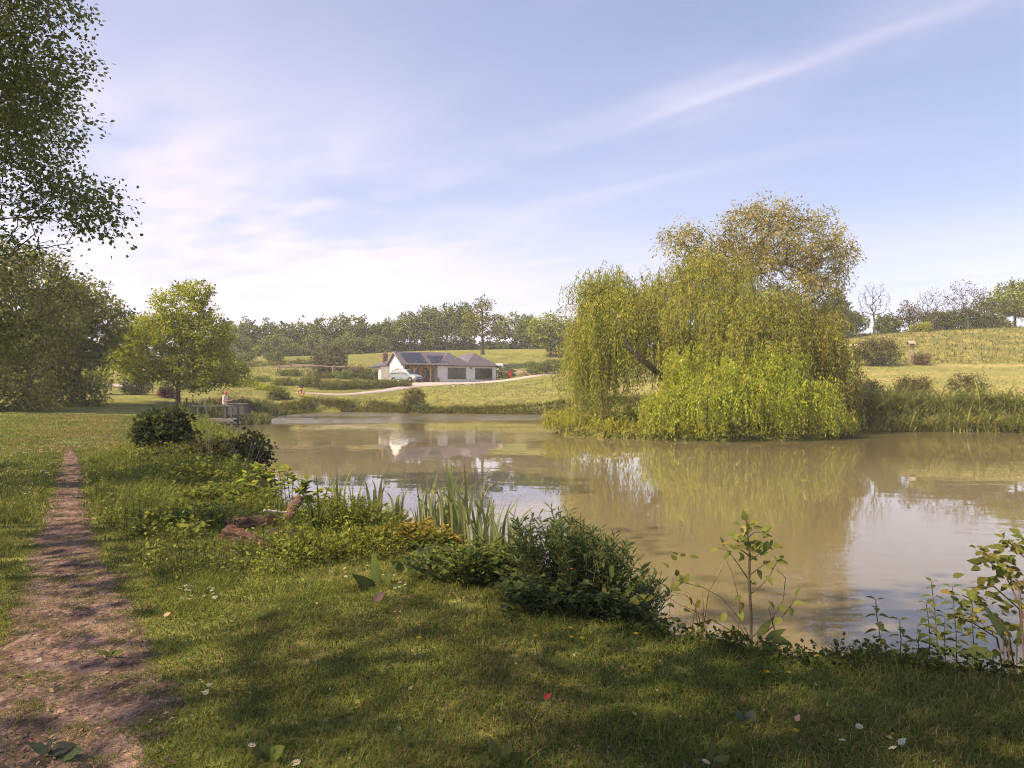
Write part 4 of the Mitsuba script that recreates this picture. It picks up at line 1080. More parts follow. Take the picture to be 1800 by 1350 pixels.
for k, (px, d, top) in enumerate([(487, 108, 644), (491.5, 110.5, 644), (531, 112, 645), (540, 108, 646), (544, 110.5, 646), (585, 108, 645), (590, 110.5, 645)]):
    b = W(px, 660, d); b[2] = gz(b[0], b[1]) - .2; t_p = W(px, top, d)
    pole(pg, 'post', b, t_p, .095, seed=400 + k)
for k, (a, b) in enumerate([(W(485, 644, 108), W(548, 646, 108)), (W(526, 642.5, 108), W(614, 645.5, 108)), (W(488, 642.5, 110.5), W(552, 644, 110.5)), (W(512, 641, 113), W(608, 643, 112)), (W(560, 644.5, 110.5), W(606, 644.5, 110))]):
    pole(pg, 'rail', a, b, .085, seed=420 + k)
for k, px in enumerate([489, 510, 531, 542, 562, 587, 604]):
    pole(pg, 'rail', W(px, 643, 107.6), W(px + 3, 641.5, 113), .065, seed=440 + k)
for k, (px, s) in enumerate([(487, 1), (540, -1), (540, 1), (585, 1)]):
    pole(pg, 'brace', W(px, 652, 108), W(px + s * 6, 645, 108), .05, seed=460 + k)
# lifebuoy on its post
LP = ground_at(529.5, 80)
lb = thing('lifebuoy_post', 'dark notice post on the bank behind the lifebuoy', 'post')
add(lb, 'post', rbox(LP[0] - .05, LP[0] + .05, LP[1] + .1, LP[1] + .2, LP[2] - .1, LP[2] + 1.0, .01), 'timber', (0.10, .085, .07))
add(lb, 'board', rbox(LP[0] - .2, LP[0] + .16, LP[1] + .05, LP[1] + .095, LP[2] + .55, LP[2] + 1.22, .01), 'matte', (0.05, .05, .055))
buoy = thing('lifebuoy', 'orange and white ring lifebuoy leaning on the post on the far bank', 'lifebuoy')
ring_c = LP + np.array([0, -.1, .38])
for k in range(8):
    a = np.linspace(k * np.pi / 4, (k + 1) * np.pi / 4 - .002, 6)
    P = ring_c + np.stack([.30 * np.cos(a), -.02 - .06 * np.sin(a), .30 * np.sin(a)], 1)
    add(buoy, 'segment', tube(P, .085, 9), 'matte', (0.62, .19, .07) if k % 2 else (0.72, .52, .40), smooth=True)

# left: fence, white stake, red tub, little post
fn = thing('field_fence', 'low post and rail fence at the edge of the left field', 'fence')
fp = [ground_at(px, 77) for px in (150, 172, 195, 218, 242, 268, 290)]
for k, p in enumerate(fp):
    add(fn, 'post', rbox(p[0] - .06, p[0] + .06, p[1] - .06, p[1] + .06, p[2] - .3, p[2] + 1.1 + .1 * (k % 3 == 2), .015), 'timber', (0.13, .11, .09))
for k in range(6):
    for h in (.4, .85):
        a, b = fp[k] + [0, -.085, h], fp[k + 1] + [0, -.085, h]
        pole(fn, 'rail', a, b, .042, (0.17, .145, .12), 6, .01, 470 + k)
sk = ground_at(165.5, 69)
st = thing('stake', 'thin white stake standing beside the loose young tree', 'stake')
add(st, 'pole', tm(m3.Manifold.cylinder(2.2, .035, .03, 8).translate(tuple(sk))), 'matte', (0.75, .73, .7))
add(st, 'cap', tm(m3.Manifold.sphere(.05, 10).translate(tuple(sk + [0, 0, 2.22]))), 'matte', (0.75, .73, .7))
tb = ground_at(283.5, 70)
tub = thing('tub', 'small red tub by the fence beside the purple bush', 'tub')
add(tub, 'body', tm((m3.Manifold.cylinder(.42, .24, .30, 16) - m3.Manifold.cylinder(.42, .21, .27, 16).translate((0, 0, .04))).translate(tuple(tb))), 'paintwork', (0.55, .09, .06))
add(tub, 'rim', tm((m3.Manifold.cylinder(.04, .33, .33, 16) - m3.Manifold.cylinder(.1, .27, .27, 16).translate((0, 0, -.02))).translate(tuple(tb + [0, 0, .421]))), 'paintwork', (0.6, .2, .16))
mp = ground_at(328, 57)
mk = thing('marker_post', 'short dark wooden post right of the yellow-green tree trunk', 'post')
add(mk, 'shaft', rbox(mp[0] - .055, mp[0] + .055, mp[1] - .055, mp[1] + .055, mp[2] - .2, mp[2] + .62, .015), 'timber', (0.08, .07, .055))
add(mk, 'cap', hull([(mp[0] + x * .06, mp[1] + y * .06, mp[2] + .622) for x in (-1, 1) for y in (-1, 1)] + [tuple(mp + [0, 0, .67])]), 'timber', (0.08, .07, .055))
# bird house on the right-hand hillside
bh = thing('bird_house', 'wooden bird house with pitched roof on a laddered post on the hillside', 'bird house')
B0 = ground_at(1602.5, 84)
for s in (-1, 1):
    add(bh, 'post', rbox(B0[0] + s * .19 - .035, B0[0] + s * .19 + .035, B0[1] - .04, B0[1] + .04, B0[2] - .2, B0[2] + 2.02, .01), 'timber', (0.42, .34, .27))
for k in range(8):
    z = B0[2] + .3 + .22 * k
    add(bh, 'rung', rbox(B0[0] - .24, B0[0] + .24, B0[1] - .075, B0[1] - .042, z, z + .05, .008), 'timber', (0.52, .43, .36))
hz = B0 + [0, 0, 2.02]
add(bh, 'floor', rbox(hz[0] - .34, hz[0] + .34, hz[1] - .3, hz[1] + .3, hz[2], hz[2] + .06, .015), 'timber', (0.20, .15, .11))
bx = tm(m3.Manifold.hull_points(np.array([(x, y, z) for x in (-.22, .22) for y in (-.22, .22) for z in (.062, .34)] + [(x, 0, .54) for x in (-.22, .22)], float)).translate(tuple(hz)) - m3.Manifold.cylinder(.5, .06, .06, 12).rotate((90, 0, 0)).translate((hz[0], hz[1], hz[2] + .24)) - m3.Manifold.cylinder(.5, .1, .1, 12).rotate((0, 90, 0)).translate((hz[0] + .1, hz[1], hz[2] + .3)))
add(bh, 'box', bx, 'timber', (0.26, .20, .15))
for s in (-1, 1):
    add(bh, 'roof_board', place(hull([(x, s * y, z + k) for x in (-.42, .32) for y, z in ((.004, .60), (.36, .28)) for k in (0, .035)]), np.eye(3), hz), 'timber', (0.38, .34, .27))
rl = thing('field_rail', 'pale horizontal rail on the hillside just right of the willow', 'rail')
a, b = W(1478, 607, 108), W(1512, 606.5, 106)
add(rl, 'rail', hull([p + [0, y, z] for p in (a, b) for y in (-.04, .04) for z in (-.10, .10)]), 'timber', (0.66, .60, .53))
for p in (a * .85 + b * .15, a * .1 + b * .9):
    g_ = gz(p[0], p[1]); add(rl, 'post', rbox(p[0] - .06, p[0] + .06, p[1] + .045, p[1] + .15, min(g_, p[2] - .5) - .2, p[2] + .12, .01), 'timber', (0.40, .36, .3))

# ------------------------------------------------------------------ fishing platform, box and angler
pf = thing('fishing_platform', 'grey timber fishing platform with a handrail over the water', 'platform')
PD = 48.0
pl = lambda px, py, d=PD: W(px, py, d)
dz = 0.36
x0, x1 = pl(343, 0)[0], pl(410, 0)[0]
GC = (0.15, .15, .14)
n_ = 13
for k in range(n_):
    a = x0 + (x1 - x0) * k / n_; b = x0 + (x1 - x0) * (k + 1) / n_ - .012
    add(pf, 'deck_board', rbox(a, b, PD, PD + 2.3, dz - .035 + .004 * (k % 3), dz + .004 * (k % 3), .008), 'timber', np.array(GC) * (.85 + .1 * (k % 4)))
for y in (PD + .02, PD + 2.2):
    add(pf, 'joist', rbox(x0 - .02, x1 + .02, y - .05, y + .03, dz - .22, dz - .045, .01), 'timber', (0.27, .25, .22))
add(pf, 'joist', rbox(x0 - .02, x1 + .05, PD - .09, PD - .035, dz - .14, dz + .05, .01), 'timber', (0.19, .19, .175), label='pale front board of the deck')
for px in (348, 363.5, 396, 407.5):
    X_ = pl(px, 0)[0]
    add(pf, 'post', rbox(X_ - .055, X_ + .055, PD - .035, PD + .075, -.7, dz + .80, .012), 'timber', (0.075, .095, .09))
add(pf, 'handrail', rbox(pl(338, 0)[0], pl(409.5, 0)[0], PD - .06, PD + .10, dz + .802, dz + .86, .015), 'timber', (0.12, .14, .13))
for yy in (PD + 1.1, PD + 2.2):
    add(pf, 'post', rbox(pl(407.5, 0)[0] - .05, pl(407.5, 0)[0] + .05, yy - .05, yy + .05, -.7, dz + .80, .012), 'timber', (0.075, .095, .09))
add(pf, 'handrail', rbox(pl(406.2, 0)[0], pl(408.8, 0)[0], PD + .102, PD + 2.3, dz + .802, dz + .86, .015), 'timber', (0.12, .14, .13))
bxo = ground_at(419, 53); bxo[2] = 0.5
kb = thing('slatted_box', 'dark grey slatted timber box behind the angler', 'box')
for k in range(5):
    z = bxo[2] + .145 * k
    for y_ in (-.42, .40):
        add(kb, 'slat', rbox(bxo[0] - .55, bxo[0] + .55, bxo[1] + y_, bxo[1] + y_ + .03, z, z + .135, .008), 'timber', (0.10, .095, .105))
    for s in (-.57, .54):
        add(kb, 'slat', rbox(bxo[0] + s, bxo[0] + s + .03, bxo[1] - .385, bxo[1] + .395, z, z + .135, .008), 'timber', (0.09, .085, .095))
for k in range(4):
    a = bxo[0] - .58 + .295 * k
    add(kb, 'lid_board', rbox(a, a + .285, bxo[1] - .46, bxo[1] + .47, bxo[2] + .73, bxo[2] + .765, .008), 'timber', (0.24, .22, .22))


def limb(chain, seg=14):
    """continuous tapered limb through (point, radius) joints"""
    out = []
    for (a, ra), (b, rb) in zip(chain[:-1], chain[1:]):
        out.append(m3.Manifold.batch_hull([m3.Manifold.sphere(ra, seg).translate(tuple(map(float, a))), m3.Manifold.sphere(rb, seg).translate(tuple(map(float, b)))]))
    return out


def blend(parts, edge=0.03, it=8):
    m = m3.Manifold.batch_boolean(parts, m3.OpType.Add).refine_to_length(edge)
    t = tm(m); t.merge_vertices()
    trimesh.smoothing.filter_taubin(t, iterations=it)
    return t


def angler():
    o = np.array([pl(387, 0)[0], PD + .75, dz + .006])
    t = thing('person', 'angler in a reddish cap and pale pink t-shirt, side on, holding a rod', 'person')
    # x is ahead (to the right of the picture), y away from the camera
    A = lambda x, y, z: o + np.array([x, y, z])
    body = []
    head = A(.07, 0, 1.60)
    body += [m3.Manifold.sphere(.095, 20).scale((1.08, .82, 1.18)).translate(tuple(head))]
    body += limb([(A(.115, 0, 1.55), .06), (A(.10, 0, 1.515), .055)]) + limb([(A(.01, 0, 1.40), .062), (A(.045, 0, 1.55), .058)])
    body += [m3.Manifold.hull_points(np.array([A(.165, .016, 1.575), A(.165, -.016, 1.575), A(.195, 0, 1.58), A(.155, 0, 1.635), A(.14, .012, 1.57), A(.14, -.012, 1.57)]))]
    for s in (-1, 1):
        body += [m3.Manifold.sphere(.032, 10).scale((.8, .35, 1.15)).translate(tuple(A(.055, s * .083, 1.59)))]
        sh, el, wr = A(-.02, s * .19, 1.36), A(.10, s * .25, 1.10), A(.36, s * .10, 1.16 + .04 * (s > 0))
        body += limb([(sh, .062), (A(.05, s * .225, 1.22), .05), (el, .043)]) + limb([(el, .043), ((el + wr) / 2, .040), (wr, .028)])
        palm = wr + [.055, -s * .01, .01]
        body += limb([(wr, .028), (palm, .032)])
        for k in range(4):                              # fingers closed round the rod's butt
            k0 = palm + np.array([.035, s * .01, .03 - .02 * k]); k1 = k0 + np.array([.03, -s * .025, 0]); k2 = k1 + np.array([-.012, -s * .03, 0])
            body += limb([(k0, .0115), (k1, .0105), (k2, .009)], 8)
        body += limb([(palm + [.0, -s * .02, .02], .013), (palm + [.03, -s * .045, .035], .011)], 8)
    body += limb([(A(.0, 0, 1.36), .10), (A(-.02, 0, 1.1), .11), (A(-.02, 0, .95), .12)])
    for s in (-1, 1):
        body += limb([(A(-.02, s * .09, .92), .10), (A(.015, s * .10, .50), .062), (A(-.02, s * .105, .10), .042)])
    add(t, 'body', blend(body, .02, 6), 'matte', (0.47, .26, .19), smooth=True)
    shirt = []
    for s in (-1, 1):
        shirt += limb([(A(-.01, s * .12, 1.40), .085), (A(.02, s * .10, 1.20), .135), (A(.015, s * .085, .94), .135)])
        shirt += limb([(A(-.015, s * .15, 1.39), .085), (A(-.01, s * .195, 1.33), .078), (A(.03, s * .222, 1.215), .070)])
    shirt += limb([(A(.0, 0, 1.44), .085), (A(.03, 0, 1.16), .15), (A(.02, 0, .93), .145)])
    add(t, 'shirt', blend(shirt, .03, 8), 'matte', (0.66, .50, .50), smooth=True)
    tr = []
    for s in (-1, 1):
        tr += limb([(A(-.02, s * .085, .92), .125), (A(.02, s * .10, .50), .088), (A(-.02, s * .105, .08), .075)])
    tr += limb([(A(-.01, -.05, .90), .13), (A(-.01, .05, .90), .13)])
    add(t, 'trousers', blend(tr, .03, 8), 'matte', (0.045, .045, .065), smooth=True)
    for s in (-1, 1):
        add(t, 'shoe', blend(limb([(A(-.05, s * .105, .045), .045), (A(.10, s * .11, .04), .04), (A(.17, s * .115, .032), .03)]), .02, 6), 'matte', (0.05, .04, .035), smooth=True)
    cap = m3.Manifold.sphere(.108, 20).scale((1.08, .86, .95)).translate(tuple(head + [-.004, 0, .045])) - m3.Manifold.cube((.6, .6, .4), True).translate(tuple(head + [0, 0, -.165]))
    brim = m3.Manifold.hull_points(np.array([head + [x, y, z] for x, y in ((.06, .085), (.06, -.085), (.15, .065), (.15, -.065), (.195, .03), (.195, -.03)) for z in (.035 - .12 * max(x - .06, 0), .047 - .12 * max(x - .06, 0))]))
    add(t, 'cap', tm(cap + brim), 'matte', (0.42, .12, .10))
    add(t, 'hair', tm(m3.Manifold.sphere(.1, 16).scale((1.0, .84, .9)).translate(tuple(head + [-.022, 0, -.005])) - m3.Manifold.cube((.4, .6, .6), True).translate(tuple(head + [.19, 0, 0])) - m3.Manifold.cube((.5, .5, .3), True).translate(tuple(head + [0, 0, -.20]))), 'matte', (0.10, .08, .07))
    rd = thing('fishing_rod', 'thin pale fishing rod pointing right from the angler’s hands'.replace('’', "'"), 'fishing rod')
    h = A(.435, 0, 1.185)
    s = np.linspace(0, 1, 9)[:, None]
    tipd = np.array([2.2, -.5, .38])
    add(rd, 'blank', tube(h + tipd * s - np.array([0, 0, .14]) * s ** 2, np.linspace(.011, .004, 9), 6), 'matte', (0.45, .36, .26), smooth=True)
    add(rd, 'handle', tube([h - tipd * .16, h - tipd * .003], .017, 8), 'matte', (0.10, .08, .06), smooth=True)
    add(rd, 'reel', tm(m3.Manifold.cylinder(.05, .035, .035, 12).rotate((90, 0, 0)).translate(tuple(h + [.05, .025, -.06]))), 'metal', (0.3, .3, .32))


angler()

# ------------------------------------------------------------------ grass
GREEN = np.array([(0.140, 0.198, 0.046), (0.200, 0.250, 0.060), (0.170, 0.190, 0.054)])
STRAW = np.array([(0.32, 0.26, 0.12), (0.23, 0.18, 0.085)])


def grass_colors(r, x, y, n, dry=0.14):
    p = np.stack([x, y, 0 * x], -1)
    a = meshkit.noise(p * 0.9, seed=31) * .6 + meshkit.noise(p * 2.7, seed=32) * .4
    c = tint(r, n, GREEN, 0.2)
    c = c * (0.75 + 0.5 * a)[:, None] + np.clip(a - .5, 0, 1)[:, None] * np.array([.10, .06, .01])
    # paler straw tint painting the sunlit band brighter, with worn turf beyond the bare path
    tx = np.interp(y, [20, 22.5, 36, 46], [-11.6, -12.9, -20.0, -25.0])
    sunlit_worn = np.exp(-((x - tx) / 2.2) ** 2) * np.clip((y - 19) / 3, 0, 1)
    dry = dry + .40 * sunlit_worn * (meshkit.noise(p * .8, seed=34) > .3)
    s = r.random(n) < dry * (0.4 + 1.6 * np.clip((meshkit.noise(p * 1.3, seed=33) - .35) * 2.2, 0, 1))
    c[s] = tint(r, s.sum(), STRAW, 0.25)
    return c


def scatter(r, n, d0, d1, left, right, power):
    """n places between distances d0 and d1, thinning out with distance"""
    u = r.random(n); e = 2 - power
    d = (d0 ** e + (d1 ** e - d0 ** e) * u) ** (1 / e)
    x = d * (left + (right - left) * r.random(n))
    return x, d


def lawn():
    r = rng(500)
    out = []
    x, y = scatter(r, 255000, 2.3, 9.5, -0.78, 0.78, 1.5)
    s = shore_distance(x, y); pd = path_distance(x, y)
    p = np.stack([x, y, 0 * x], -1)
    bare = meshkit.noise(p * 2.2, seed=41) * .6 + meshkit.noise(p * 6, seed=42) * .4
    tuft = meshkit.noise(p * 3.4, seed=44)
    keep = (s > -0.12) & ((pd > 0.36 + 0.95 * (bare - .30) + 0.30 * r.random(len(x))) | (((tuft > 0.57 + .06 * r.random(len(x))) | (meshkit.noise(p * 1.5, seed=46) > .56 + .12 * r.random(len(x)))) & (r.random(len(x)) < .85))) & (bare > 0.14 + 0.14 * r.random(len(x)))
    x, y, s, pd, tuft = x[keep], y[keep], s[keep], pd[keep], tuft[keep]
    n = len(x)
    edge = np.exp(-np.clip(s, 0, 9) / 0.35)
    H = (0.028 + 0.038 * r.random(n) ** 1.5 + 0.03 * tuft) * np.clip(0.60 + 0.35 * (pd - .7), .5, 1) + edge * (0.03 + 0.10 * r.random(n) ** 2)
    p = np.stack([x, y, 0 * x], -1)
    tall = sstep(.60, .74, meshkit.noise(p * 1.9, seed=47)) * (pd > 1.2)
    H = H * (1 + .9 * tall * r.random(n))
    P = np.stack([x, y, land(x, y) - .004], 1)
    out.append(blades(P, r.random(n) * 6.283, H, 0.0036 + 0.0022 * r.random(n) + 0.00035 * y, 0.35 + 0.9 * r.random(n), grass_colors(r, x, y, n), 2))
    # grass that has come up again in islands on the trodden earth
    ni = 120
    u = r.random(ni) ** 1.2 * 8.6
    cx, cy, hw = (np.interp(u, np.arange(len(PATH)), a) for a in (PATH[:, 0], PATH[:, 1], PHALF))
    cx = cx + hw * r.uniform(-1.0, 1.0, ni); cy = cy + .15 * r.standard_normal(ni)
    k = np.repeat(np.arange(ni), 130); rad = (.03 + .11 * r.random(ni) ** 1.5)[k]
    ix, iy = cx[k] + rad * 1.5 * r.standard_normal(len(k)), cy[k] + rad * r.standard_normal(len(k))
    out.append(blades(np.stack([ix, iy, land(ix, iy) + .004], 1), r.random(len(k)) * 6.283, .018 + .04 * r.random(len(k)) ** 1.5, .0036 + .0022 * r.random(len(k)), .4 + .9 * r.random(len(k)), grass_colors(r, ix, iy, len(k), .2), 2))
    # the bank and the lawn farther off, left
    x, y = scatter(r, 150000, 9.5, 46, -0.78, -0.05, 1.25)
    s = shore_distance(x, y); pd = path_distance(x, y)
    p = np.stack([x, y, 0 * x], -1)
    keep = (s > -0.15) & (pd > 0.60 + 0.6 * r.random(len(x))) & ((s < 9) | (r.random(len(x)) < .55))
    x, y, s, pd = x[keep], y[keep], s[keep], pd[keep]
    n = len(x)
    verge = sstep(1.15, 2.2, pd) * np.exp(-np.clip(s - 1.8, 0, 9) / 1.3)
    verge = verge * np.where((y < 14.2) & (s < 1.8), .4, 1.0)
    H = 0.05 + 0.05 * r.random(n) + verge * (0.10 + 0.34 * r.random(n) ** 1.4)
    P = np.stack([x, y, land(x, y) - .004], 1)
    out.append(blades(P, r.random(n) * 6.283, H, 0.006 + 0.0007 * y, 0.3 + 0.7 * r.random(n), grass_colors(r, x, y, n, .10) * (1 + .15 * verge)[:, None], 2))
    add(None, 'grass', cat(*out), 'leaf', kind='stuff', label='short mown and ragged lawn grass on the near bank')


lawn()


def far_tufts():
    """rough grass on the hillside and the banks beyond the pond"""
    r = rng(510)
    n = 42000
    d = 48 + 80 * r.random(n) ** 1.2
    x = d * (-0.38 + 1.15 * r.random(n))
    s = shore_distance(x, d)
    keep = (s > 0.3) & ~((d > 58) & (d < 84.6) & (x > 12) & (r.random(n) < .85))
    x, d = x[keep], d[keep]; n = len(x)
    dr_ = np.array(DRIVE)
    near = np.min(np.hypot(x[:, None] - np.interp(np.linspace(0, 9, 60), np.arange(10), dr_[:, 0])[None], d[:, None] - np.interp(np.linspace(0, 9, 60), np.arange(10), dr_[:, 1])[None]), 1)
    k = near > 4.6
    x, d = x[k], d[k]; n = len(x)
    P = np.stack([x, d, land(x, d) - .02], 1)
    rough = (d > 84) & (x > 5)
    c = tint(r, n, [(0.145, 0.178, 0.045), (0.185, 0.21, 0.056), (0.22, 0.215, 0.075)], .2)
    add(None, 'meadow_grass', blades(P, r.random(n) * 6.283, np.where(rough, .22 + .4 * r.random(n), .10 + .16 * r.random(n)), .05 + .07 * r.random(n), .4 + .6 * r.random(n), c, 2), 'leaf', kind='stuff', label='rough tufty grass on the hillside and banks beyond the pond')


far_tufts()


def shore_walk(i0, i1, n, r, inner=-0.2, outer=1.0):
    """places along the pond's edge between two of its corner points"""
    seg = SHORE[i0:i1 + 1]; L = np.r_[0, np.cumsum(np.hypot(*np.diff(seg, axis=0).T))]
    u = r.random(n) * L[-1]
    x, y = np.interp(u, L, seg[:, 0]), np.interp(u, L, seg[:, 1])
    t = np.stack([np.interp(u + .3, L, seg[:, 0]) - np.interp(u - .3, L, seg[:, 0]), np.interp(u + .3, L, seg[:, 1]) - np.interp(u - .3, L, seg[:, 1])], 1)
    t = unit(t); nn = np.stack([-t[:, 1], t[:, 0]], 1)
    o = inner + (outer - inner) * r.random(n)
    q = np.stack([x, y], 1) + nn * o[:, None]
    q2 = np.stack([x, y], 1) - nn * o[:, None]
    a, b = shore_distance(q[:, 0], q[:, 1]), shore_distance(q2[:, 0], q2[:, 1])
    return np.where(((a > b) == (o > 0))[:, None], q, q2)


def far_shore():
    r = rng(520)
    q = shore_walk(15, 26, 15000, r, -.15, 1.6)
    n = len(q); z = np.maximum(land(q[:, 0], q[:, 1]), 0.0)
    patch = meshkit.noise(np.stack([q[:, 0] * .35, q[:, 1] * .35, 0 * q[:, 0]], -1), seed=52)
    H = (.14 + .5 * r.random(n) ** 1.4) * (.35 + 1.1 * patch)
    C = tint(r, n, [(0.14, 0.145, 0.03), (0.22, 0.20, 0.03), (0.10, 0.115, 0.03)], .2)
    a = blades(np.stack([q[:, 0], q[:, 1], z - .03], 1), r.random(n) * 6.283, H, .05 + .05 * r.random(n), .4 + .6 * r.random(n), C, 3)
    k = r.integers(0, n, 14000)
    P = np.stack([q[k, 0], q[k, 1], z[k] + H[k] * r.random(len(k)) * .9], 1) + r.standard_normal((len(k), 3)) * [.3, .3, .04]
    b = cards(P, unit(r.standard_normal((len(k), 3))), unit(r.standard_normal((len(k), 3)) + [0, 0, .7]), .16, .09, C[k])
    add(None, 'bank_vegetation', cat(a, b), 'leaf', kind='stuff', label='yellow-green weeds and sedge along the far edge of the pond')
    # reeds round the platform
    q = np.vstack([shore_walk(13, 17, 1900, r, -.5, 1.5), np.stack([-17.6 + 1.6 * r.random(420), 48.6 + 3.4 * r.random(420)], 1)])
    q = q[(q[:, 0] > -23) & ~((q[:, 1] < 48.4)) & ~((np.abs(q[:, 0] + 18.6) < 1.4) & (q[:, 1] < 50.6))]
    n = len(q); z = np.maximum(land(q[:, 0], q[:, 1]), -.05)
    C = tint(r, n, [(0.16, 0.195, 0.08), (0.23, 0.25, 0.09), (0.13, 0.16, 0.07)], .2)
    add(None, 'waterside_reeds', blades(np.stack([q[:, 0], q[:, 1], z - .05], 1), r.random(n) * 6.283, .55 + .55 * r.random(n), .05 + .03 * r.random(n), .15 + .6 * r.random(n) ** 2, C, 5), 'leaf', kind='stuff', label='grey-green sword-leaved reeds on the bank right of the platform')
    # the reed bed, right
    q = shore_walk(27, 32, 5600, r, -.9, 2.6)
    n = len(q); z = np.maximum(land(q[:, 0], q[:, 1]), -.05)
    C = tint(r, n, [(0.30, 0.33, 0.10), (0.40, 0.40, 0.12), (0.22, 0.26, 0.09)], .22)
    add(None, 'reed_bed', blades(np.stack([q[:, 0], q[:, 1], z - .05], 1), r.random(n) * 6.283, (.9 + .7 * r.random(n)) * (1 + .5 * r.random(n) ** 4), .055 + .035 * r.random(n), .45 + 1.1 * r.random(n) ** 1.2, C, 6), 'leaf', kind='stuff', label='dense bed of arching reeds along the right-hand far shore')
    # island floor
    n = 5000
    k = r.integers(0, 3, n); a = r.random(n) * 6.283; rr = np.sqrt(r.random(n)) * .98
    I = np.array(ISLAND)[k]
    x, y = I[:, 0] + I[:, 2] * rr * np.cos(a), I[:, 1] + I[:, 3] * rr * np.sin(a)
    z = land(x, y)
    add(None, 'island_grass', blades(np.stack([x, y, z - .03], 1), a * 7, .2 + .35 * r.random(n), .03 + .03 * r.random(n), .5 + .5 * r.random(n), tint(r, n, [(0.16, 0.155, 0.035), (0.11, 0.12, 0.03)], .2), 3), 'leaf', kind='stuff', label='long grass and weeds under the willow at the water line')


far_shore()


def verge():
    """weeds of the bank between the footpath and the water"""
    r = rng(530)
    q = shore_walk(5, 12, 6200, r, -.25, 3.2)
    pd = path_distance(q[:, 0], q[:, 1]); q = q[(pd > 1.5) & (r.random(len(q)) < np.clip(1.25 - .28 * shore_distance(q[:, 0], q[:, 1]), .25, 1))]
    for lx, ly in ((-3.0, 8.5), (-2.9, 8.1), (-3.3, 9.2), (-2.8, 9.6), (-2.85, 9.7), (-2.8, 9.2)):
        q = q[np.hypot(q[:, 0] - lx, (q[:, 1] - ly) * .8) > .36]
    n = len(q); z = np.maximum(land(q[:, 0], q[:, 1]), 0.02)
    s = shore_distance(q[:, 0], q[:, 1])
    open_ = np.where((q[:, 1] > 8.0) & (q[:, 1] < 14.2) & (s < 1.7), .45, 1.0)
    H = open_ * (.12 + .32 * r.random(n) ** 1.3 * np.exp(-np.clip(s - 1.4, 0, 9) / 1.2)) * (.65 + 1.15 * meshkit.noise(np.stack([q[:, 0], q[:, 1], 0 * q[:, 0]], -1) * 1.5, seed=63))
    per = 15
    k = np.repeat(np.arange(n), per)
    f = .25 + .8 * r.random(n * per)
    P = np.stack([q[k, 0], q[k, 1], z[k] + H[k] * f], 1) + r.standard_normal((n * per, 3)) * [.06, .06, .02]
    a = r.random(n * per) * 6.283
    ax = np.stack([np.cos(a), np.sin(a), -.1 + .5 * r.standard_normal(n * per)], 1)
    p3 = np.stack([q[:, 0], q[:, 1], 0 * q[:, 0]], -1)
    pa, pb = meshkit.noise(p3 * 1.1, seed=61), meshkit.noise(p3 * 2.3, seed=62)
    L = (.022 + .095 * pa ** 1.5 * (.5 + pb))[k] * (.7 + .6 * r.random(n * per))
    C = (tint(r, n, [(0.19, 0.25, 0.052), (0.27, 0.31, 0.06), (0.16, 0.20, 0.06)], .2) * (.65 + .75 * pb)[:, None] + np.clip(pa - .62, 0, 1)[:, None] * np.array([.25, .18, .02]))[k] * (1 + .15 * r.standard_normal((n * per, 1)))
    st = tubes(np.stack([np.stack([q[:, 0], q[:, 1], z - .02], 1), np.stack([q[:, 0], q[:, 1], z + H], 1) + r.standard_normal((n, 3)) * [.03, .03, 0]], 1), np.full((n, 2), .004), 3)
    st = (*st, np.repeat(np.repeat(tint(r, n, [(0.10, .12, .03)], .1), 6, 0), 1, 0))
    add(None, 'verge_weeds', cat(cards(P, ax, np.array([0, 0, 1.0]) + .4 * r.standard_normal((n * per, 3)), L, L * .55, np.clip(C, .01, .6)), st), 'leaf', kind='stuff', label='mixed leafy weeds on the bank between the path and the water')
    q = shore_walk(0, 5, 900, r, -.1, .5)
    n = len(q); per = 12; z = np.maximum(land(q[:, 0], q[:, 1]), 0.05); k = np.repeat(np.arange(n), per); H = .05 + .11 * r.random(n)
    P = np.stack([q[k, 0], q[k, 1], z[k] + H[k] * r.random(n * per)], 1) + r.standard_normal((n * per, 3)) * [.035, .035, .01]
    C = tint(r, n * per, [(0.075, 0.095, 0.024), (0.10, 0.12, 0.03), (0.06, 0.075, 0.03)], .25)
    L = .022 + .03 * r.random(n * per)
    add(None, 'edge_weeds', cards(P, r.standard_normal((n * per, 3)) * [1, 1, .5], np.array([0, 0, 1.0]) + .5 * r.standard_normal((n * per, 3)), L, L * .6, C), 'leaf', kind='stuff', label='low creeping weeds along the near rim of the bank')
    n = 2600
    u = r.random(n) * 9.0
    x, y = np.interp(u, np.linspace(0, 9.0, len(PATH)), PATH[:, 0]), np.interp(u, np.linspace(0, 9.0, len(PATH)), PATH[:, 1])
    h = np.interp(u, np.linspace(0, 9.0, len(PATH)), PHALF)
    x = x + h * 1.2 * np.clip(r.standard_normal(n) * .6, -1.2, 1.2); y = y + .2 * r.standard_normal(n)
    a = r.random(n) * 6.283
    L = .012 + .03 * r.random(n) ** 2
    C = tint(r, n, [(0.07, .045, .042), (0.22, .15, .13), (0.13, .085, .07)], .25)
    add(None, 'wood_chips', cards(np.stack([x, y, land(x, y) + .022 + .006 * r.random(n)], 1), np.stack([np.cos(a), np.sin(a), .25 * r.standard_normal(n)], 1), np.array([0, 0, 1.0]) + .35 * r.standard_normal((n, 3)), L, L * .38, C), 'matte', kind='stuff', label='scattered wood chips and dead bits on the dirt path')


verge()


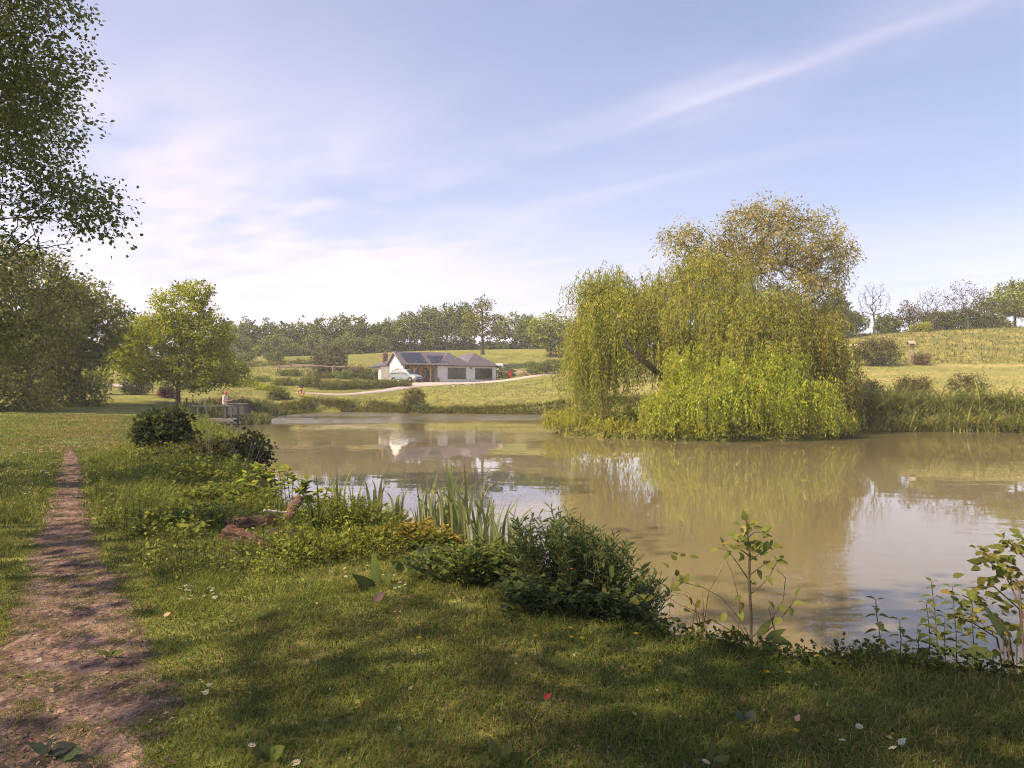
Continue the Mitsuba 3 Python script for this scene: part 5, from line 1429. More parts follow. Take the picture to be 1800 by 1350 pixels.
def litter():
    r = rng(540)
    x, y = scatter(r, 5200, 2.4, 9.0, -0.76, 0.76, 1.5)
    p = np.stack([x, y, 0 * x], -1)
    k = (shore_distance(x, y) > .1) & (path_distance(x, y) > 1.0) & (meshkit.noise(p * 1.4, seed=55) > .52)
    x, y = x[k], y[k]; n = len(x); per = 3
    i = np.repeat(np.arange(n), per); a = np.tile(np.arange(per) * 2.094, n) + np.repeat(r.random(n) * 6.283, per)
    z = land(x, y) + .018 + .022 * r.random(n)
    P = np.stack([x[i], y[i], z[i]], 1)
    L = (.012 + .009 * r.random(n))[i]
    add(None, 'clover', cards(P, np.stack([np.cos(a), np.sin(a), .15 * r.standard_normal(n * per)], 1), np.array([0, 0, 1.0]) + .2 * r.standard_normal((n * per, 3)), L, L * .9, tint(r, n, [(0.12, 0.17, 0.05), (0.16, 0.20, 0.06)], .15)[i]), 'leaf', kind='stuff', label='clover and small round weeds low in the lawn')
    x, y = scatter(r, 1500, 2.4, 11, -0.76, 0.7, 1.5)
    k = shore_distance(x, y) > .05; x, y = x[k], y[k]; n = len(x); a = r.random(n) * 6.283
    L = .015 + .03 * r.random(n) ** 2
    add(None, 'leaf_litter', cards(np.stack([x, y, land(x, y) + .02 + .02 * r.random(n)], 1), np.stack([np.cos(a), np.sin(a), .3 * r.standard_normal(n)], 1), np.array([0, 0, 1.0]) + .5 * r.standard_normal((n, 3)), L, L * .5, tint(r, n, [(0.22, .15, .085), (0.30, .22, .14), (0.13, .085, .055)], .2)), 'matte', kind='stuff', label='bits of dead leaf and straw scattered in the lawn')


litter()

# ------------------------------------------------------------------ plants at the near bank, each leaf its own piece where it shows


def leafy(t, name, leaves, bsdf='leaf', **kw):
    for m in leaves:
        add(t, name, m, bsdf, smooth=True)


def iris(px, d, n, hgt, label, seed, lean=.35, pal=((0.28, .32, .14), (0.21, .26, .105), (0.34, .36, .16)), bend=.5, w=.028):
    r = rng(seed)
    t = thing('iris_clump', label, 'iris', 'sword-leaved iris clumps at the water edge')
    b = ground_at(px, d); b[2] = max(b[2], 0.12) - .02
    L = []
    for k in range(n):
        a = r.random() * 6.283
        L.append(sword(b + np.array([.09 * math.cos(a), .09 * math.sin(a), 0]) * r.random(), a + .5 * r.standard_normal(), 1.3 * hgt * (1.3 if d < 10 else 1.0) * (.6 + .5 * r.random()), 1.7 * w * (.7 + .6 * r.random()), lean * (.2 + 1.0 * r.random()), tint(r, 1, pal, .12)[0], 9, max(0, bend * (r.random() - .45)) * 3.6, 1.4 * (r.random() - .5)))
    leafy(t, 'leaf', L, 'leaf')


for k, (px, d, n, h_, lab) in enumerate([(752, 9.5, 13, .60, 'iris clump behind the yellow-flowering weeds'), (784, 9.0, 13, .62, 'iris clump just left of the tallest one'), (815, 8.6, 13, .60, 'iris clump between the two tallest ones'), (846, 8.2, 14, .56, 'iris clump just right of the dense one'), (878, 7.8, 14, .52, 'iris clump with pale leaves folding over the water'), (910, 7.4, 12, .50, 'iris clump second from the dark bush'), (597, 11.9, 9, .62, 'iris clump at the far left of the waterside row'), (628, 11.3, 10, .66, 'second iris clump from the left of the waterside row'), (662, 10.9, 11, .74, 'third iris clump from the left, with a leaf folded over'), (698, 10.4, 10, .66, 'fourth iris clump from the left, one tall straight blade'), (738, 9.7, 9, .50, 'short iris clump in the middle of the waterside row'),
                                       (768, 9.2, 12, .62, 'iris clump left of the tall brown-tipped one'), (800, 8.8, 14, .72, 'tallest iris clump, with browned looping tips'), (830, 8.3, 14, .70, 'dense iris clump right of the tallest one'), (862, 8.0, 13, .58, 'iris clump with pale arching leaves'), (895, 7.6, 14, .55, 'iris clump bending right over the water'), (925, 7.2, 9, .50, 'last iris clump on the right beside the dark bush')]):
    iris(px, d, n, h_, lab, 600 + k, lean=.4 if k < 14 and k != 4 else .8, bend=.75 if k < 14 else .95)
iris(560, 8.3, 9, .46, 'iris tuft standing alone beside the bark log', 615, .8, ((0.10, .135, .035), (0.14, .165, .04)))


def canes(px, d, n, hgt, label, seed, nm='dry_reed'):
    r = rng(seed); t = thing(nm, label, 'reed'); b = ground_at(px, d); b[2] = max(b[2], 0)
    for k in range(n):
        a = r.random() * 6.283; h_ = hgt * (.8 + .3 * r.random()); s = np.linspace(0, 1, 12)
        P = b + np.stack([.12 * np.cos(a) * s + .14 * np.cos(a) * np.clip(s - .7, 0, 1) * 2, .1 * np.sin(a) * s, h_ * (s - 2.2 * np.clip(s - .78, 0, 1) ** 1.4)], 1)
        add(t, 'stem', tube(P, np.linspace(.005, .0025, 12), 5), 'matte', (0.17, .15, .085), smooth=True)


canes(812, 8.5, 6, .86, 'thin brown reed stems looping over above the tallest iris', 620)
canes(968, 6.7, 5, .72, 'thin bent reed stems left of the dark bush', 621)


def stemmed(name, label, category, px, d, stems, pal, seed, L=.07, Wd=.012, per=18, shape=None, group=None, spreadx=.4, bsdf='leaf', stem_c=(0.09, .085, .04), up=.6, depth=.3):
    """a bushy plant of upright stems set with narrow leaves: stems (count, height)"""
    r = rng(seed); t = thing(name, label, category, group)
    n, hgt = stems
    b = ground_at(px, d); b[2] = max(b[2], 0.03)
    o = r.standard_normal((n, 2)).clip(-1.6, 1.6) * [spreadx * .55, depth * .55]
    root = np.stack([b[0] + o[:, 0] * .6, b[1] + o[:, 1] * .6, np.full(n, b[2] - .02)], 1)
    root[:, 2] = np.maximum(land(root[:, 0], root[:, 1]), .0) - .02
    hh = hgt * (.55 + .45 * r.random(n)) * np.exp(-.5 * (o[:, 0] / spreadx) ** 2 * .5)
    tip = np.stack([b[0] + o[:, 0] * 1.25 + .04 * r.standard_normal(n), b[1] + o[:, 1] * 1.25, root[:, 2] + hh], 1)
    mid = (root + tip) / 2 + r.standard_normal((n, 3)) * .025
    P = np.stack([root, root * .55 + mid * .45, mid, mid * .5 + tip * .5, tip], 1)
    add(t, 'stems', tubes(P, np.tile(np.linspace(.0055, .0022, 5), (n, 1)), 5), 'matte', stem_c, smooth=True, kind='stuff')
    k = np.repeat(np.arange(n), per); f = .12 + .88 * r.random(n * per) ** .7
    Q = root[k] * (1 - f[:, None]) + tip[k] * f[:, None] + (mid - (root + tip) / 2)[k] * (4 * f * (1 - f))[:, None]
    a = r.random(n * per) * 6.283
    ax = np.stack([np.cos(a), np.sin(a), up + .35 * r.standard_normal(n * per)], 1)
    s = .6 + .7 * r.random(n * per)
    add(t, 'leaves', cards(Q, ax, np.array([0, 0, 1.0]) + .35 * r.standard_normal((n * per, 3)), L * s, Wd * s, tint(r, n * per, pal, .2), fold=.25), bsdf, kind='stuff')
    return t, b


DARK = [(0.106, 0.150, 0.054), (0.144, 0.189, 0.066), (0.081, 0.117, 0.046)]
t, b = stemmed('willowherb_bush', 'dark bushy clump of narrow-leaved stems at the water edge, centre right', 'bush', 1030, 5.95, (200, .86), DARK, 640, L=.09, Wd=.017, per=30, spreadx=.50, depth=.34)
r = rng(641)
for k, (px, py, L_, a, e) in enumerate([(1085, 1010, .17, 1.2, 1.2), (1100, 1030, .19, .7, 1.0), (1110, 1050, .20, .4, .8), (1075, 1000, .15, 1.8, 1.3), (1120, 1005, .14, .3, .9), (1115, 1075, .18, .1, .4), (1105, 1090, .20, -.2, .2), (1128, 1040, .13, .2, .5), (1065, 1040, .15, 2.0, 1.2), (1035, 1060, .12, 2.6, .9), (1095, 960, .13, .9, 1.3), (1060, 980, .12, 1.5, 1.4), (1125, 985, .12, .4, .7), (1090, 1060, .2, .8, .9)]):
    add(t, 'broad_leaf', leafmesh(W(px, py + 18, 5.62), [math.cos(a) * math.cos(e), .25 * r.standard_normal(), math.sin(e)], [-.3, -.8, .5], L_, L_ * .26, tint(r, 1, [(0.095, .125, .036), (0.12, .15, .04)], .1)[0], 'lance', .25, .2, 7, .01, 700 + k), 'gloss_leaf', smooth=True)
stemmed('ground_weeds', 'low dark weeds with rounded leaves left of the dark bush', 'weeds', 860, 6.75, (230, .36), [(0.16, .215, .06), (0.22, .265, .065), (0.12, .16, .055)], 642, L=.06, Wd=.042, per=14, spreadx=.62, depth=.42, up=.2)
stemmed('ground_weeds', 'dark rounded leaves and grass at the foot of the dark bush', 'weeds', 1020, 5.75, (170, .30), DARK, 648, L=.07, Wd=.045, per=14, spreadx=.55, depth=.30, up=.2)
stemmed('ground_weeds', 'mixed low weeds along the rim between the dark bush and the sapling', 'weeds', 1200, 5.45, (120, .16), [(0.10, .13, .04), (0.15, .165, .05)], 649, L=.05, Wd=.032, per=10, spreadx=.45, depth=.18, up=.2)
stemmed('ground_weeds', 'sunlit mound of fine-leaved parsley-like weeds left of the iris row', 'weeds', 628, 9.3, (300, .46), [(0.22, .27, .05), (0.29, .32, .055), (0.16, .21, .05)], 643, L=.045, Wd=.02, per=26, spreadx=.62, depth=.5, up=.2)
stemmed('ground_weeds', 'bright grassy weeds below the parsley-like mound', 'weeds', 600, 7.9, (230, .24), [(0.24, .28, .05), (0.33, .34, .06)], 644, L=.06, Wd=.014, per=14, spreadx=.75, depth=.45, up=.7)
stemmed('ground_weeds', 'yellow-flowering creeping weeds between the mound and the dock leaves', 'weeds', 722, 8.3, (130, .32), [(0.34, .28, .05), (0.40, .30, .05), (0.26, .26, .06)], 645, L=.055, Wd=.045, per=12, spreadx=.5, depth=.35, up=.1)
stemmed('ground_weeds', 'nettle patch in front of the laurel shrub', 'weeds', 400, 11.6, (110, .30), [(0.17, .225, .05), (0.24, .28, .055)], 646, L=.07, Wd=.04, per=18, spreadx=.75, depth=.5, up=-.1)
stemmed('ground_weeds', 'dark weedy patch round the bark log', 'weeds', 375, 9.8, (70, .28), DARK, 647, L=.06, Wd=.035, per=14, spreadx=.7, depth=.35, up=.1)


def dock(label, seed, specs, pal, name='dock_plant', shape='lance', ratio=.36, group=None, wave=.028):
    """a plant of large leaves: specs (base px, py, distance, tip px, py, distance nearer)"""
    r = rng(seed); t = thing(name, label, 'plant', group)
    g0 = None
    for k, (bx_, by_, d, tx, ty, dd) in enumerate(specs):
        a, b = W(bx_, by_, d), W(tx, ty, d - dd)
        root = np.array([a[0], a[1], gz(a[0], a[1]) - .01])
        if a[2] > root[2] + .03:
            add(t, 'stalk', tube([root, (root + a) / 2 + [0, 0, .01], a + (b - a) * .05], [.006, .005, .004], 6), 'matte', (0.13, .12, .05), smooth=True)
        L_ = np.linalg.norm(b - a)
        nr = np.array([.25 * r.standard_normal(), -1.0, .55])
        add(t, 'leaf', leafmesh(a, b - a, nr, L_, L_ * ratio * (.85 + .3 * r.random()) * (.6 if abs(tx - bx_) < .45 * (by_ - ty) else 1.0), tint(r, 1, pal, .12)[0], shape, .12 + .2 * r.random(), .22, 8, wave, seed * 7 + k), 'gloss_leaf', smooth=True)
    return t


dock('large dock with two upright leaves beside the dead brown leaf', 660, [(668, 1045, 6.55, 652, 962, -.05), (672, 1045, 6.55, 690, 985, .1), (664, 1046, 6.5, 628, 1008, .15), (676, 1046, 6.5, 712, 1030, .25)], [(0.085, .12, .035), (0.11, .14, .04)])
dock('dock with one tall leaf and blue-grey flopped leaves', 661, [(718, 1012, 7.0, 736, 950, 0), (712, 1005, 7.05, 690, 985, .1), (728, 1000, 7.0, 762, 955, .05), (745, 1005, 6.9, 808, 988, .15), (716, 1014, 6.9, 726, 990, .2)], [(0.10, .135, .085), (0.085, .12, .07), (0.10, .14, .04)], ratio=.44)
dock('broad-leaved plant with one long horizontal leaf below the iris row', 662, [(880, 985, 6.9, 805, 965, .1), (835, 1000, 6.8, 812, 1012, .2), (890, 1000, 6.8, 930, 985, .1), (850, 1020, 6.6, 820, 1040, .25), (862, 1010, 6.7, 905, 1020, .2), (845, 995, 7, 885, 940, .0)], [(0.10, .14, .035), (0.13, .16, .04)])
dock('dark dock leaves at the right foot of the sapling', 663, [(1345, 1122, 5.0, 1378, 1105, .1), (1340, 1128, 5.0, 1365, 1140, .2), (1350, 1120, 5.05, 1392, 1128, .1), (1330, 1118, 5.1, 1355, 1088, .05)], [(0.12, .15, .05)], ratio=.36, wave=.03)
dock('big dock leaves in front of the shrub at the right edge', 664, [(1762, 1125, 4.75, 1738, 1062, .05), (1772, 1122, 4.75, 1756, 1070, -.05), (1745, 1148, 4.7, 1690, 1142, .08), (1784, 1138, 4.7, 1797, 1095, .05)], [(0.12, .155, .045), (0.10, .14, .06), (0.16, .185, .04)], ratio=.30, wave=.03)
for k, (px, py, lab, sp) in enumerate([(1245, 1345, 'dock seedling with an upright leaf at the bottom edge, centre right', [(0, 0, 15, -85), (5, 0, -45, -20), (0, 0, 60, -30)]), (880, 1340, 'dock rosette at the bottom edge near the centre', [(0, 0, -20, -60), (5, 0, 50, -28), (0, 4, -70, -18), (4, 0, 20, -50)]), (755, 1290, 'small rosette of blunt leaves in the lawn, left of centre', [(0, 0, 5, -42), (5, 0, 38, -16), (0, 4, -36, -10)]),
                                       (470, 1330, 'rosette of wavy leaves at the bottom edge, left', [(0, 0, -40, -16), (5, 0, 40, -30), (0, 4, -10, -34)]), (1465, 1310, 'plantain rosette in the lawn right of centre', [(0, 0, -38, -20), (5, 0, 36, -12), (0, 4, 6, -32)]), (1310, 1275, 'grey-leaved seedling in the lawn, right of centre', [(0, 0, -14, -34), (0, 0, 18, -40), (0, 4, 2, -14)]), (195, 1150, 'low rosette growing in the dirt path', [(0, 0, -38, -12), (0, 0, 36, -14), (0, 2, 4, -22)]),
                                       (250, 940, 'upright pale-leaved thistle-like weed right of the path', [(0, 0, 4, -40), (0, 0, -16, -28), (0, 0, 22, -20)]), (1650, 1285, 'flat leaves in the lawn at lower right', [(0, 0, -30, -10), (4, 0, 32, -16), (0, 0, 0, -20)]), (90, 1320, 'patch of scalloped leaves at the lower left corner', [(0, 0, -50, -22), (0, 0, 45, -24), (0, 0, -5, -34), (10, 4, 80, -8)])]):
    d = 1.64 * F / (py - HY)
    dock(lab, 670 + k, [(px + a, py + b, d, px + .62 * c, py + .62 * e, .03 + .06 * (k % 2)) for a, b, c, e in sp], [(0.105, .135, .04), (0.13, .155, .05)] if k not in (5, 9) else [(0.11, .13, .085)], name='rosette_weed', ratio=.40, group='leafy weeds in the lawn')


# the young tree in front of the water
def sapling():
    r = rng(680); t = thing('sapling', 'young tree with one straight stem and fresh leaves in front of the water', 'sapling')
    D0 = 5.35
    w = lambda px, py, d=D0: W(px, py, d)
    g0 = w(1318, 1128); g0[2] = gz(g0[0], g0[1]) - .02
    add(t, 'trunk', tube([g0, w(1319, 1080), w(1316, 1020), w(1317, 970), w(1313, 935), w(1311, 912)], [.0125, .0105, .0095, .008, .0045, .002], 8), 'bark', smooth=True)
    br = [[(1317, 1010), (1330, 1000), (1352, 985)], [(1316, 1020), (1296, 990), (1280, 968), (1262, 962)], [(1317, 985), (1340, 968), (1356, 958)], [(1314, 960), (1300, 945), (1294, 940)], [(1316, 1045), (1330, 1035), (1350, 1015), (1366, 985)], [(1315, 975), (1300, 965), (1284, 958)], [(1313, 945), (1325, 935), (1338, 935)],
          [(1316, 1118), (1298, 1085), (1268, 1050), (1232, 1030), (1195, 1022)], [(1312, 1120), (1288, 1082), (1260, 1078), (1232, 1110)], [(1318, 1122), (1360, 1080), (1375, 1055), (1380, 1015), (1364, 1000)], [(1340, 1115), (1368, 1090), (1392, 1060), (1398, 1045)], [(1360, 1105), (1350, 1070), (1358, 1055)], [(1310, 1122), (1262, 1095), (1225, 1075)]]
    for k, P in enumerate(br):
        q = np.array([w(px, py, D0 - .05 + .1 * r.random()) for px, py in P])
        add(t, 'branch', tube(q, np.linspace(.0045, .0018, len(q)), 6), 'bark', smooth=True)
    spots = [(1311, 915, 90), (1300, 922, 150), (1325, 930, 40), (1338, 935, 20), (1340, 930, 10), (1296, 938, 160), (1283, 955, 170), (1262, 962, 185), (1272, 958, 120), (1285, 968, 200), (1300, 955, 140), (1320, 950, 60), (1345, 960, 10), (1356, 958, 340), (1350, 985, 330), (1362, 985, 10), (1335, 975, 60), (1330, 1000, 300), (1345, 1010, 310), (1340, 990, 20), (1366, 985, 20), (1358, 975, 350), (1326, 965, 80), (1305, 975, 220), (1325, 1015, 280), (1348, 1000, 60), (1312, 940, 100),
             (1300, 1045, 190), (1306, 1058, 240), (1302, 1072, 250), (1398, 1045, 60), (1392, 1060, 10), (1380, 1075, 120), (1372, 1085, 200), (1388, 1066, 260), (1275, 1075, 260), (1262, 1095, 120), (1290, 1100, 300), (1280, 1108, 200), (1352, 1092, 80), (1360, 1070, 100), (1195, 1022, 170), (1205, 1024, 60), (1232, 1030, 110), (1330, 985, 120), (1340, 945, 330), (1290, 950, 60), (1318, 935, 120)]
    spots += [(1325 + 26 * r.standard_normal(), 962 + 26 * r.standard_normal(), 360 * r.random()) for _ in range(26)]
    for k, (px, py, a) in enumerate(spots):
        a = math.radians(a + 20 * r.standard_normal()); L_ = .080 * (.75 + .5 * r.random())
        ax = np.array([math.cos(a), .5 * r.standard_normal(), math.sin(a) - .15])
        add(t, 'leaf', leafmesh(w(px, py, D0 - .06 + .12 * r.random()), ax, [.4 * r.standard_normal(), -.5, .9], L_, L_ * .62, tint(r, 1, [(0.21, .24, .055), (0.15, .18, .05), (0.27, .27, .08)], .12)[0], 'ovate', .2, .2, 6, .01, 900 + k), 'leaf', smooth=True)


sapling()


def brambles():
    r = rng(690); t = thing('bramble', 'thin red-brown bramble stems with few leaves left of the sapling', 'bramble')
    D0 = 5.45; w = lambda px, py, d=D0: W(px, py, d)
    cs = [[(1170, 1095), (1178, 1040), (1186, 1005), (1192, 975)], [(1255, 1100), (1226, 1075), (1190, 1060), (1150, 1030)], [(1240, 1100), (1222, 1065), (1205, 1045), (1180, 1040)], [(1262, 1105), (1235, 1060), (1250, 1030), (1270, 990)], [(1285, 1110), (1300, 1060), (1286, 1005), (1272, 978)], [(1215, 1105), (1245, 1040), (1268, 1000)], [(1172, 1092), (1160, 1055), (1148, 1040)], [(1230, 1108), (1236, 1060), (1233, 1035)], [(1200, 1108), (1225, 1050), (1205, 1040)]]
    for k, P in enumerate(cs):
        q = np.array([w(px, py, D0 - .1 + .2 * r.random()) for px, py in P]); q[0, 2] = min(q[0, 2], gz(q[0, 0], q[0, 1])) - .01
        add(t, 'stem', tube(q, np.linspace(.004, .0014, len(q)), 5), 'matte', (0.13, .07, .05) if k % 3 else (0.30, .23, .16), smooth=True)
    for k, (px, py, a) in enumerate([(1192, 975, 150), (1196, 978, 20), (1188, 985, 120), (1212, 978, 5), (1176, 998, 135), (1190, 1000, 270), (1194, 1010, 300), (1162, 1035, 190), (1178, 1035, 10), (1192, 1028, 50), (1200, 1070, 350), (1185, 1065, 150), (1222, 1068, 60), (1215, 1062, 100), (1205, 1095, 200), (1180, 1090, 20), (1165, 1090, 160), (1225, 1100, 60), (1150, 1085, 120), (1240, 1095, 40), (1155, 1100, 30), (1190, 1108, 80)]):
        a = math.radians(a); L_ = .068 * (.8 + .4 * r.random())
        add(t, 'leaf', leafmesh(w(px, py), [math.cos(a), .4 * r.standard_normal(), math.sin(a)], [.3 * r.standard_normal(), -.6, .8], L_, L_ * .55, tint(r, 1, [(0.11, .13, .045), (0.085, .10, .045), (0.17, .19, .04)], .15)[0], 'ovate', .2, .2, 6, .01, 990 + k), 'leaf', smooth=True)


brambles()


def nettle(px, base, top, d, label, seed, lean=0.0):
    r = rng(seed); t = thing('nettle', label, 'nettle', 'nettle stems at the water edge, lower right')
    a = W(px, base, d); a[2] = min(a[2], gz(a[0], a[1])) - .015; b = W(px + lean, top, d)
    H = b[2] - a[2]; s = np.linspace(0, 1, 7)[:, None]
    P = a * (1 - s) + b * s; P[1:-1, :2] += r.standard_normal((5, 2)) * .004
    add(t, 'stem', tube(P, np.linspace(.0042, .0022, 7), 6), 'matte', (0.085, .07, .045), smooth=True)
    n = max(4, int(H / .048)); rot = r.random() * 3
    for k in range(n):
        f = (k + 1.1) / (n + .3); c = a * (1 - f) + b * f; rot += 1.45 + .2 * r.standard_normal()
        for q in (0, math.pi):
            an = rot + q + .15 * r.standard_normal()
            L_ = (.115 - .06 * f ** 2) * (.8 + .4 * r.random())
            ax = np.array([math.cos(an), math.sin(an), .15 - .45 * (1 - f) + .5 * (f > .93)])
            add(t, 'leaf', leafmesh(c + ax * .008, ax, [0, -.1, 1], L_, L_ * .58, tint(r, 1, [(0.10, .13, .045), (0.135, .16, .05)], .14)[0], 'ovate', .35, .25, 6, .015, seed * 3 + k), 'leaf', smooth=True)


for k, (px, base, top, d, lab, ln) in enumerate([(1552, 1162, 1052, 4.95, 'tallest nettle of the left pair before the water', -14), (1584, 1164, 1088, 4.9, 'second nettle from the left before the water', -4), (1640, 1162, 1058, 4.9, 'nettle in the middle of the row, leaning left', -14), (1688, 1150, 1030, 4.95, 'tall nettle right of the middle of the row', -16), (1470, 1150, 1128, 4.95, 'small seedling nettle at the left end of the row', 0), (1508, 1155, 1130, 4.9, 'low nettle shoot left of the tall pair', 4), (1610, 1160, 1110, 4.95, 'short nettle between the tall ones', 4), (1665, 1158, 1082, 5.05, 'nettle behind the tall one on the right', -6), (1665, 1120, 1020, 5.2, 'pale topmost nettle above the shrub edge', -30), (1530, 1160, 1128, 5.0, 'low nettle behind the tall pair', -4), (1715, 1150, 1060, 4.9, 'nettle half hidden by the dock leaves', -8)]):
    nettle(px, base, top, d, lab, 1000 + k, ln)


def right_shrub():
    r = rng(710); t = thing('leafy_shrub', 'sunlit leafy shrub with bare twigs at the right edge', 'shrub')
    D0 = 5.1; w = lambda px, py, d=D0: W(px, py, d)
    cs = [[(1810, 1120), (1790, 1040), (1750, 985), (1722, 968)], [(1815, 1110), (1800, 1030), (1760, 1000), (1740, 990)], [(1820, 1100), (1790, 1070), (1745, 1030), (1700, 1032)], [(1800, 1140), (1760, 1090), (1720, 1060), (1690, 1045)], [(1820, 1080), (1810, 1000), (1800, 960), (1790, 935)], [(1830, 1080), (1820, 1000), (1780, 960), (1770, 950)], [(1810, 1150), (1770, 1110), (1735, 1085)], [(1830, 1150), (1800, 1090), (1780, 1040), (1765, 1010)], [(1790, 1150), (1750, 1120), (1710, 1095), (1672, 1080)]]
    q_all = []
    for k, P in enumerate(cs):
        q = np.array([w(px, py, D0 + .5 * (r.random() - .35)) for px, py in P]); q[0] = w(P[0][0], 1165, D0); q[0, 2] = gz(q[0, 0], q[0, 1]) - .02
        add(t, 'branch', tube(q, np.linspace(.0075, .003, len(q)), 6), 'matte', (0.20, .12, .09), smooth=True)
        q_all.append(q)
    for k in range(200):
        q = q_all[k % len(q_all)]; f = .25 + .75 * r.random() ** .6
        i = min(int(f * (len(q) - 1)), len(q) - 2); u = f * (len(q) - 1) - i
        c = q[i] * (1 - u) + q[i + 1] * u + r.standard_normal(3) * [.045, .06, .04]
        a = r.random() * 6.283; L_ = .075 * (.6 + .7 * r.random())
        add(t, 'leaf', leafmesh(c, [math.cos(a), .6 * math.sin(a), .25 + .4 * r.standard_normal()], [.5 * r.standard_normal(), -.5, .8], L_, L_ * .66, tint(r, 1, [(0.18, .195, .045), (0.12, .145, .04), (0.24, .22, .06)], .14)[0], 'ovate', .2, .2, 5, .01, 1200 + k), 'leaf', smooth=True)


right_shrub()


def laurel():
    r = rng(720); t = thing('laurel_shrub', 'open shrub of bare stems tipped with bright broad leaves over the water', 'shrub')
    D0 = 12.2; w = lambda px, py, d=D0: W(px, py, d)
    ends = [(455, 822), (490, 818), (515, 838), (560, 862), (585, 862), (540, 845), (475, 840), (440, 850), (500, 850), (525, 865), (570, 880), (465, 865), (545, 880), (430, 835), (590, 885), (470, 828), (505, 828), (535, 856), (552, 872), (483, 855)]
    g0 = w(512, 935); g0[2] = max(gz(g0[0], g0[1]), 0)
    n = 0
    for k, (px, py) in enumerate(ends):
        e = w(px, py, D0 + .8 * (r.random() - .5)); m = g0 * .45 + e * .55 + r.standard_normal(3) * .06 + [0, 0, -.08]
        add(t, 'branch', tube([g0 + r.standard_normal(3) * [.05, .05, 0], g0 * .75 + e * .25, m, e], [.013, .011, .008, .004], 6), 'bark', smooth=True)
        for q in range(13):
            a = q * 2.4 + r.random(); L_ = .155 * (.7 + .5 * r.random())
            c = e + (m - e) * (.34 * r.random() ** 2) + r.standard_normal(3) * .02
            add(t, 'leaf', leafmesh(c, [math.cos(a), math.sin(a), .45 + .4 * r.standard_normal()], [0, -.2, 1], L_, L_ * .52, tint(r, 1, [(0.40, .43, .06), (0.25, .30, .05), (0.17, .21, .06)], .14)[0], 'lance', .2, .2, 5, .01, 1500 + n), 'leaf', smooth=True); n += 1


laurel()
# shrubs farther along the left bank
for k, (px, base, top, d, w_, lab, pal, L_, per, n_) in enumerate([(288, 806, 716, 20.5, 92, 'dense dark bush on the bank in front of the platform', [(0.050, 0.072, 0.026), (0.075, 0.095, 0.032)], .13, 40, 130), (300, 838, 785, 17.5, 90, 'brownish lower scrub at the foot of the dense dark bush', [(0.10, .095, .06), (0.075, .08, .04)], .07, 34, 90), (372, 835, 765, 17.2, 100, 'twiggy olive bush with pale stems on the left bank', [(0.10, .105, .035), (0.135, .13, .04)], .075, 30, 110), (440, 830, 754, 16.6, 66, 'slender-leaved bush leaning out over the water', [(0.075, .095, .032), (0.11, .125, .038)], .09, 32, 110)]):
    far_tree(px, base, top, d, w_, lab, pal, 730 + k, name='bank_bush', n=n_, per=per, L=L_, shape=2, spread=.19, group='bushes along the left bank', shell=.4)
for k, (px, base, d, w_) in enumerate([(375, 835, 17.0, .5), (440, 826, 16.5, .35)]):
    r = rng(740 + k); b = ground_at(px, d)
    t = thing('dead_sticks', ['bare forked sticks at the foot of the twiggy olive bush', 'bare sticks under the bush leaning over the water'][k], 'sticks')
    for q in range(9):
        a = r.uniform(-1, 1)
        add(t, 'stick', tube([b + [a * .15, -.25, -.05], b + [a * .3, -.3, .35], b + [a * .55, -.25 + .1 * r.standard_normal(), .7 + .2 * r.random()]], [.013, .01, .005], 5), 'matte', (0.26, .20, .16), smooth=True)


# ------------------------------------------------------------------ logs, litter and flowers
def log(name, label, a, b, ra, rb, col, seed, cut=None, flat=1.0):
    r = rng(seed); t = thing(name, label, 'log')
    s = np.linspace(0, 1, 15); n = 60
    a, b = np.asarray(a), np.asarray(b)
    ax = unit(b - a); u, v = frame(ax[None]); u, v = u[0], v[0]
    ang = np.arange(n) * 2 * np.pi / n
    R = (ra + (rb - ra) * s)[:, None]
    gr = .028 * np.sin(ang * 15 + r.random() * 6)[None] + .03 * r.standard_normal((1, n)) + .016 * r.standard_normal((15, n))
    V = (a + (b - a) * s[:, None])[:, None] + (R * (1 + gr))[..., None] * (np.cos(ang)[None, :, None] * u + flat * np.sin(ang)[None, :, None] * v)
    V += min(.012, .12 * ra) * r.standard_normal((15, 1, 3))
    i, j = np.meshgrid(np.arange(14), np.arange(n), indexing='ij')
    q = np.stack([i * n + j, i * n + (j + 1) % n, (i + 1) * n + (j + 1) % n, (i + 1) * n + j], -1).reshape(-1, 4)
    C = np.clip(np.asarray(col) * (.8 + 7.0 * gr[..., None] + .15 * r.standard_normal((15, n, 1))), .01, .8).reshape(-1, 3)
    add(t, 'bark', (V.reshape(-1, 3), np.vstack([q[:, [0, 1, 2]], q[:, [0, 2, 3]]]), C), 'matte', smooth=True)
    for e, c0 in ((0, a), (14, b)):
        ring = V[e]; cc = np.vstack([ring, ring.mean(0) + (ax if e else -ax) * .012])
        k = np.arange(n)
        add(t, 'cut_end', (cc, np.stack([k, (k + 1) % n, np.full(n, n)], 1), np.tile(np.asarray(cut or (0.45, .25, .11)), (n + 1, 1)) * (.8 + .3 * r.random((n + 1, 1)))), 'matte')
    return t


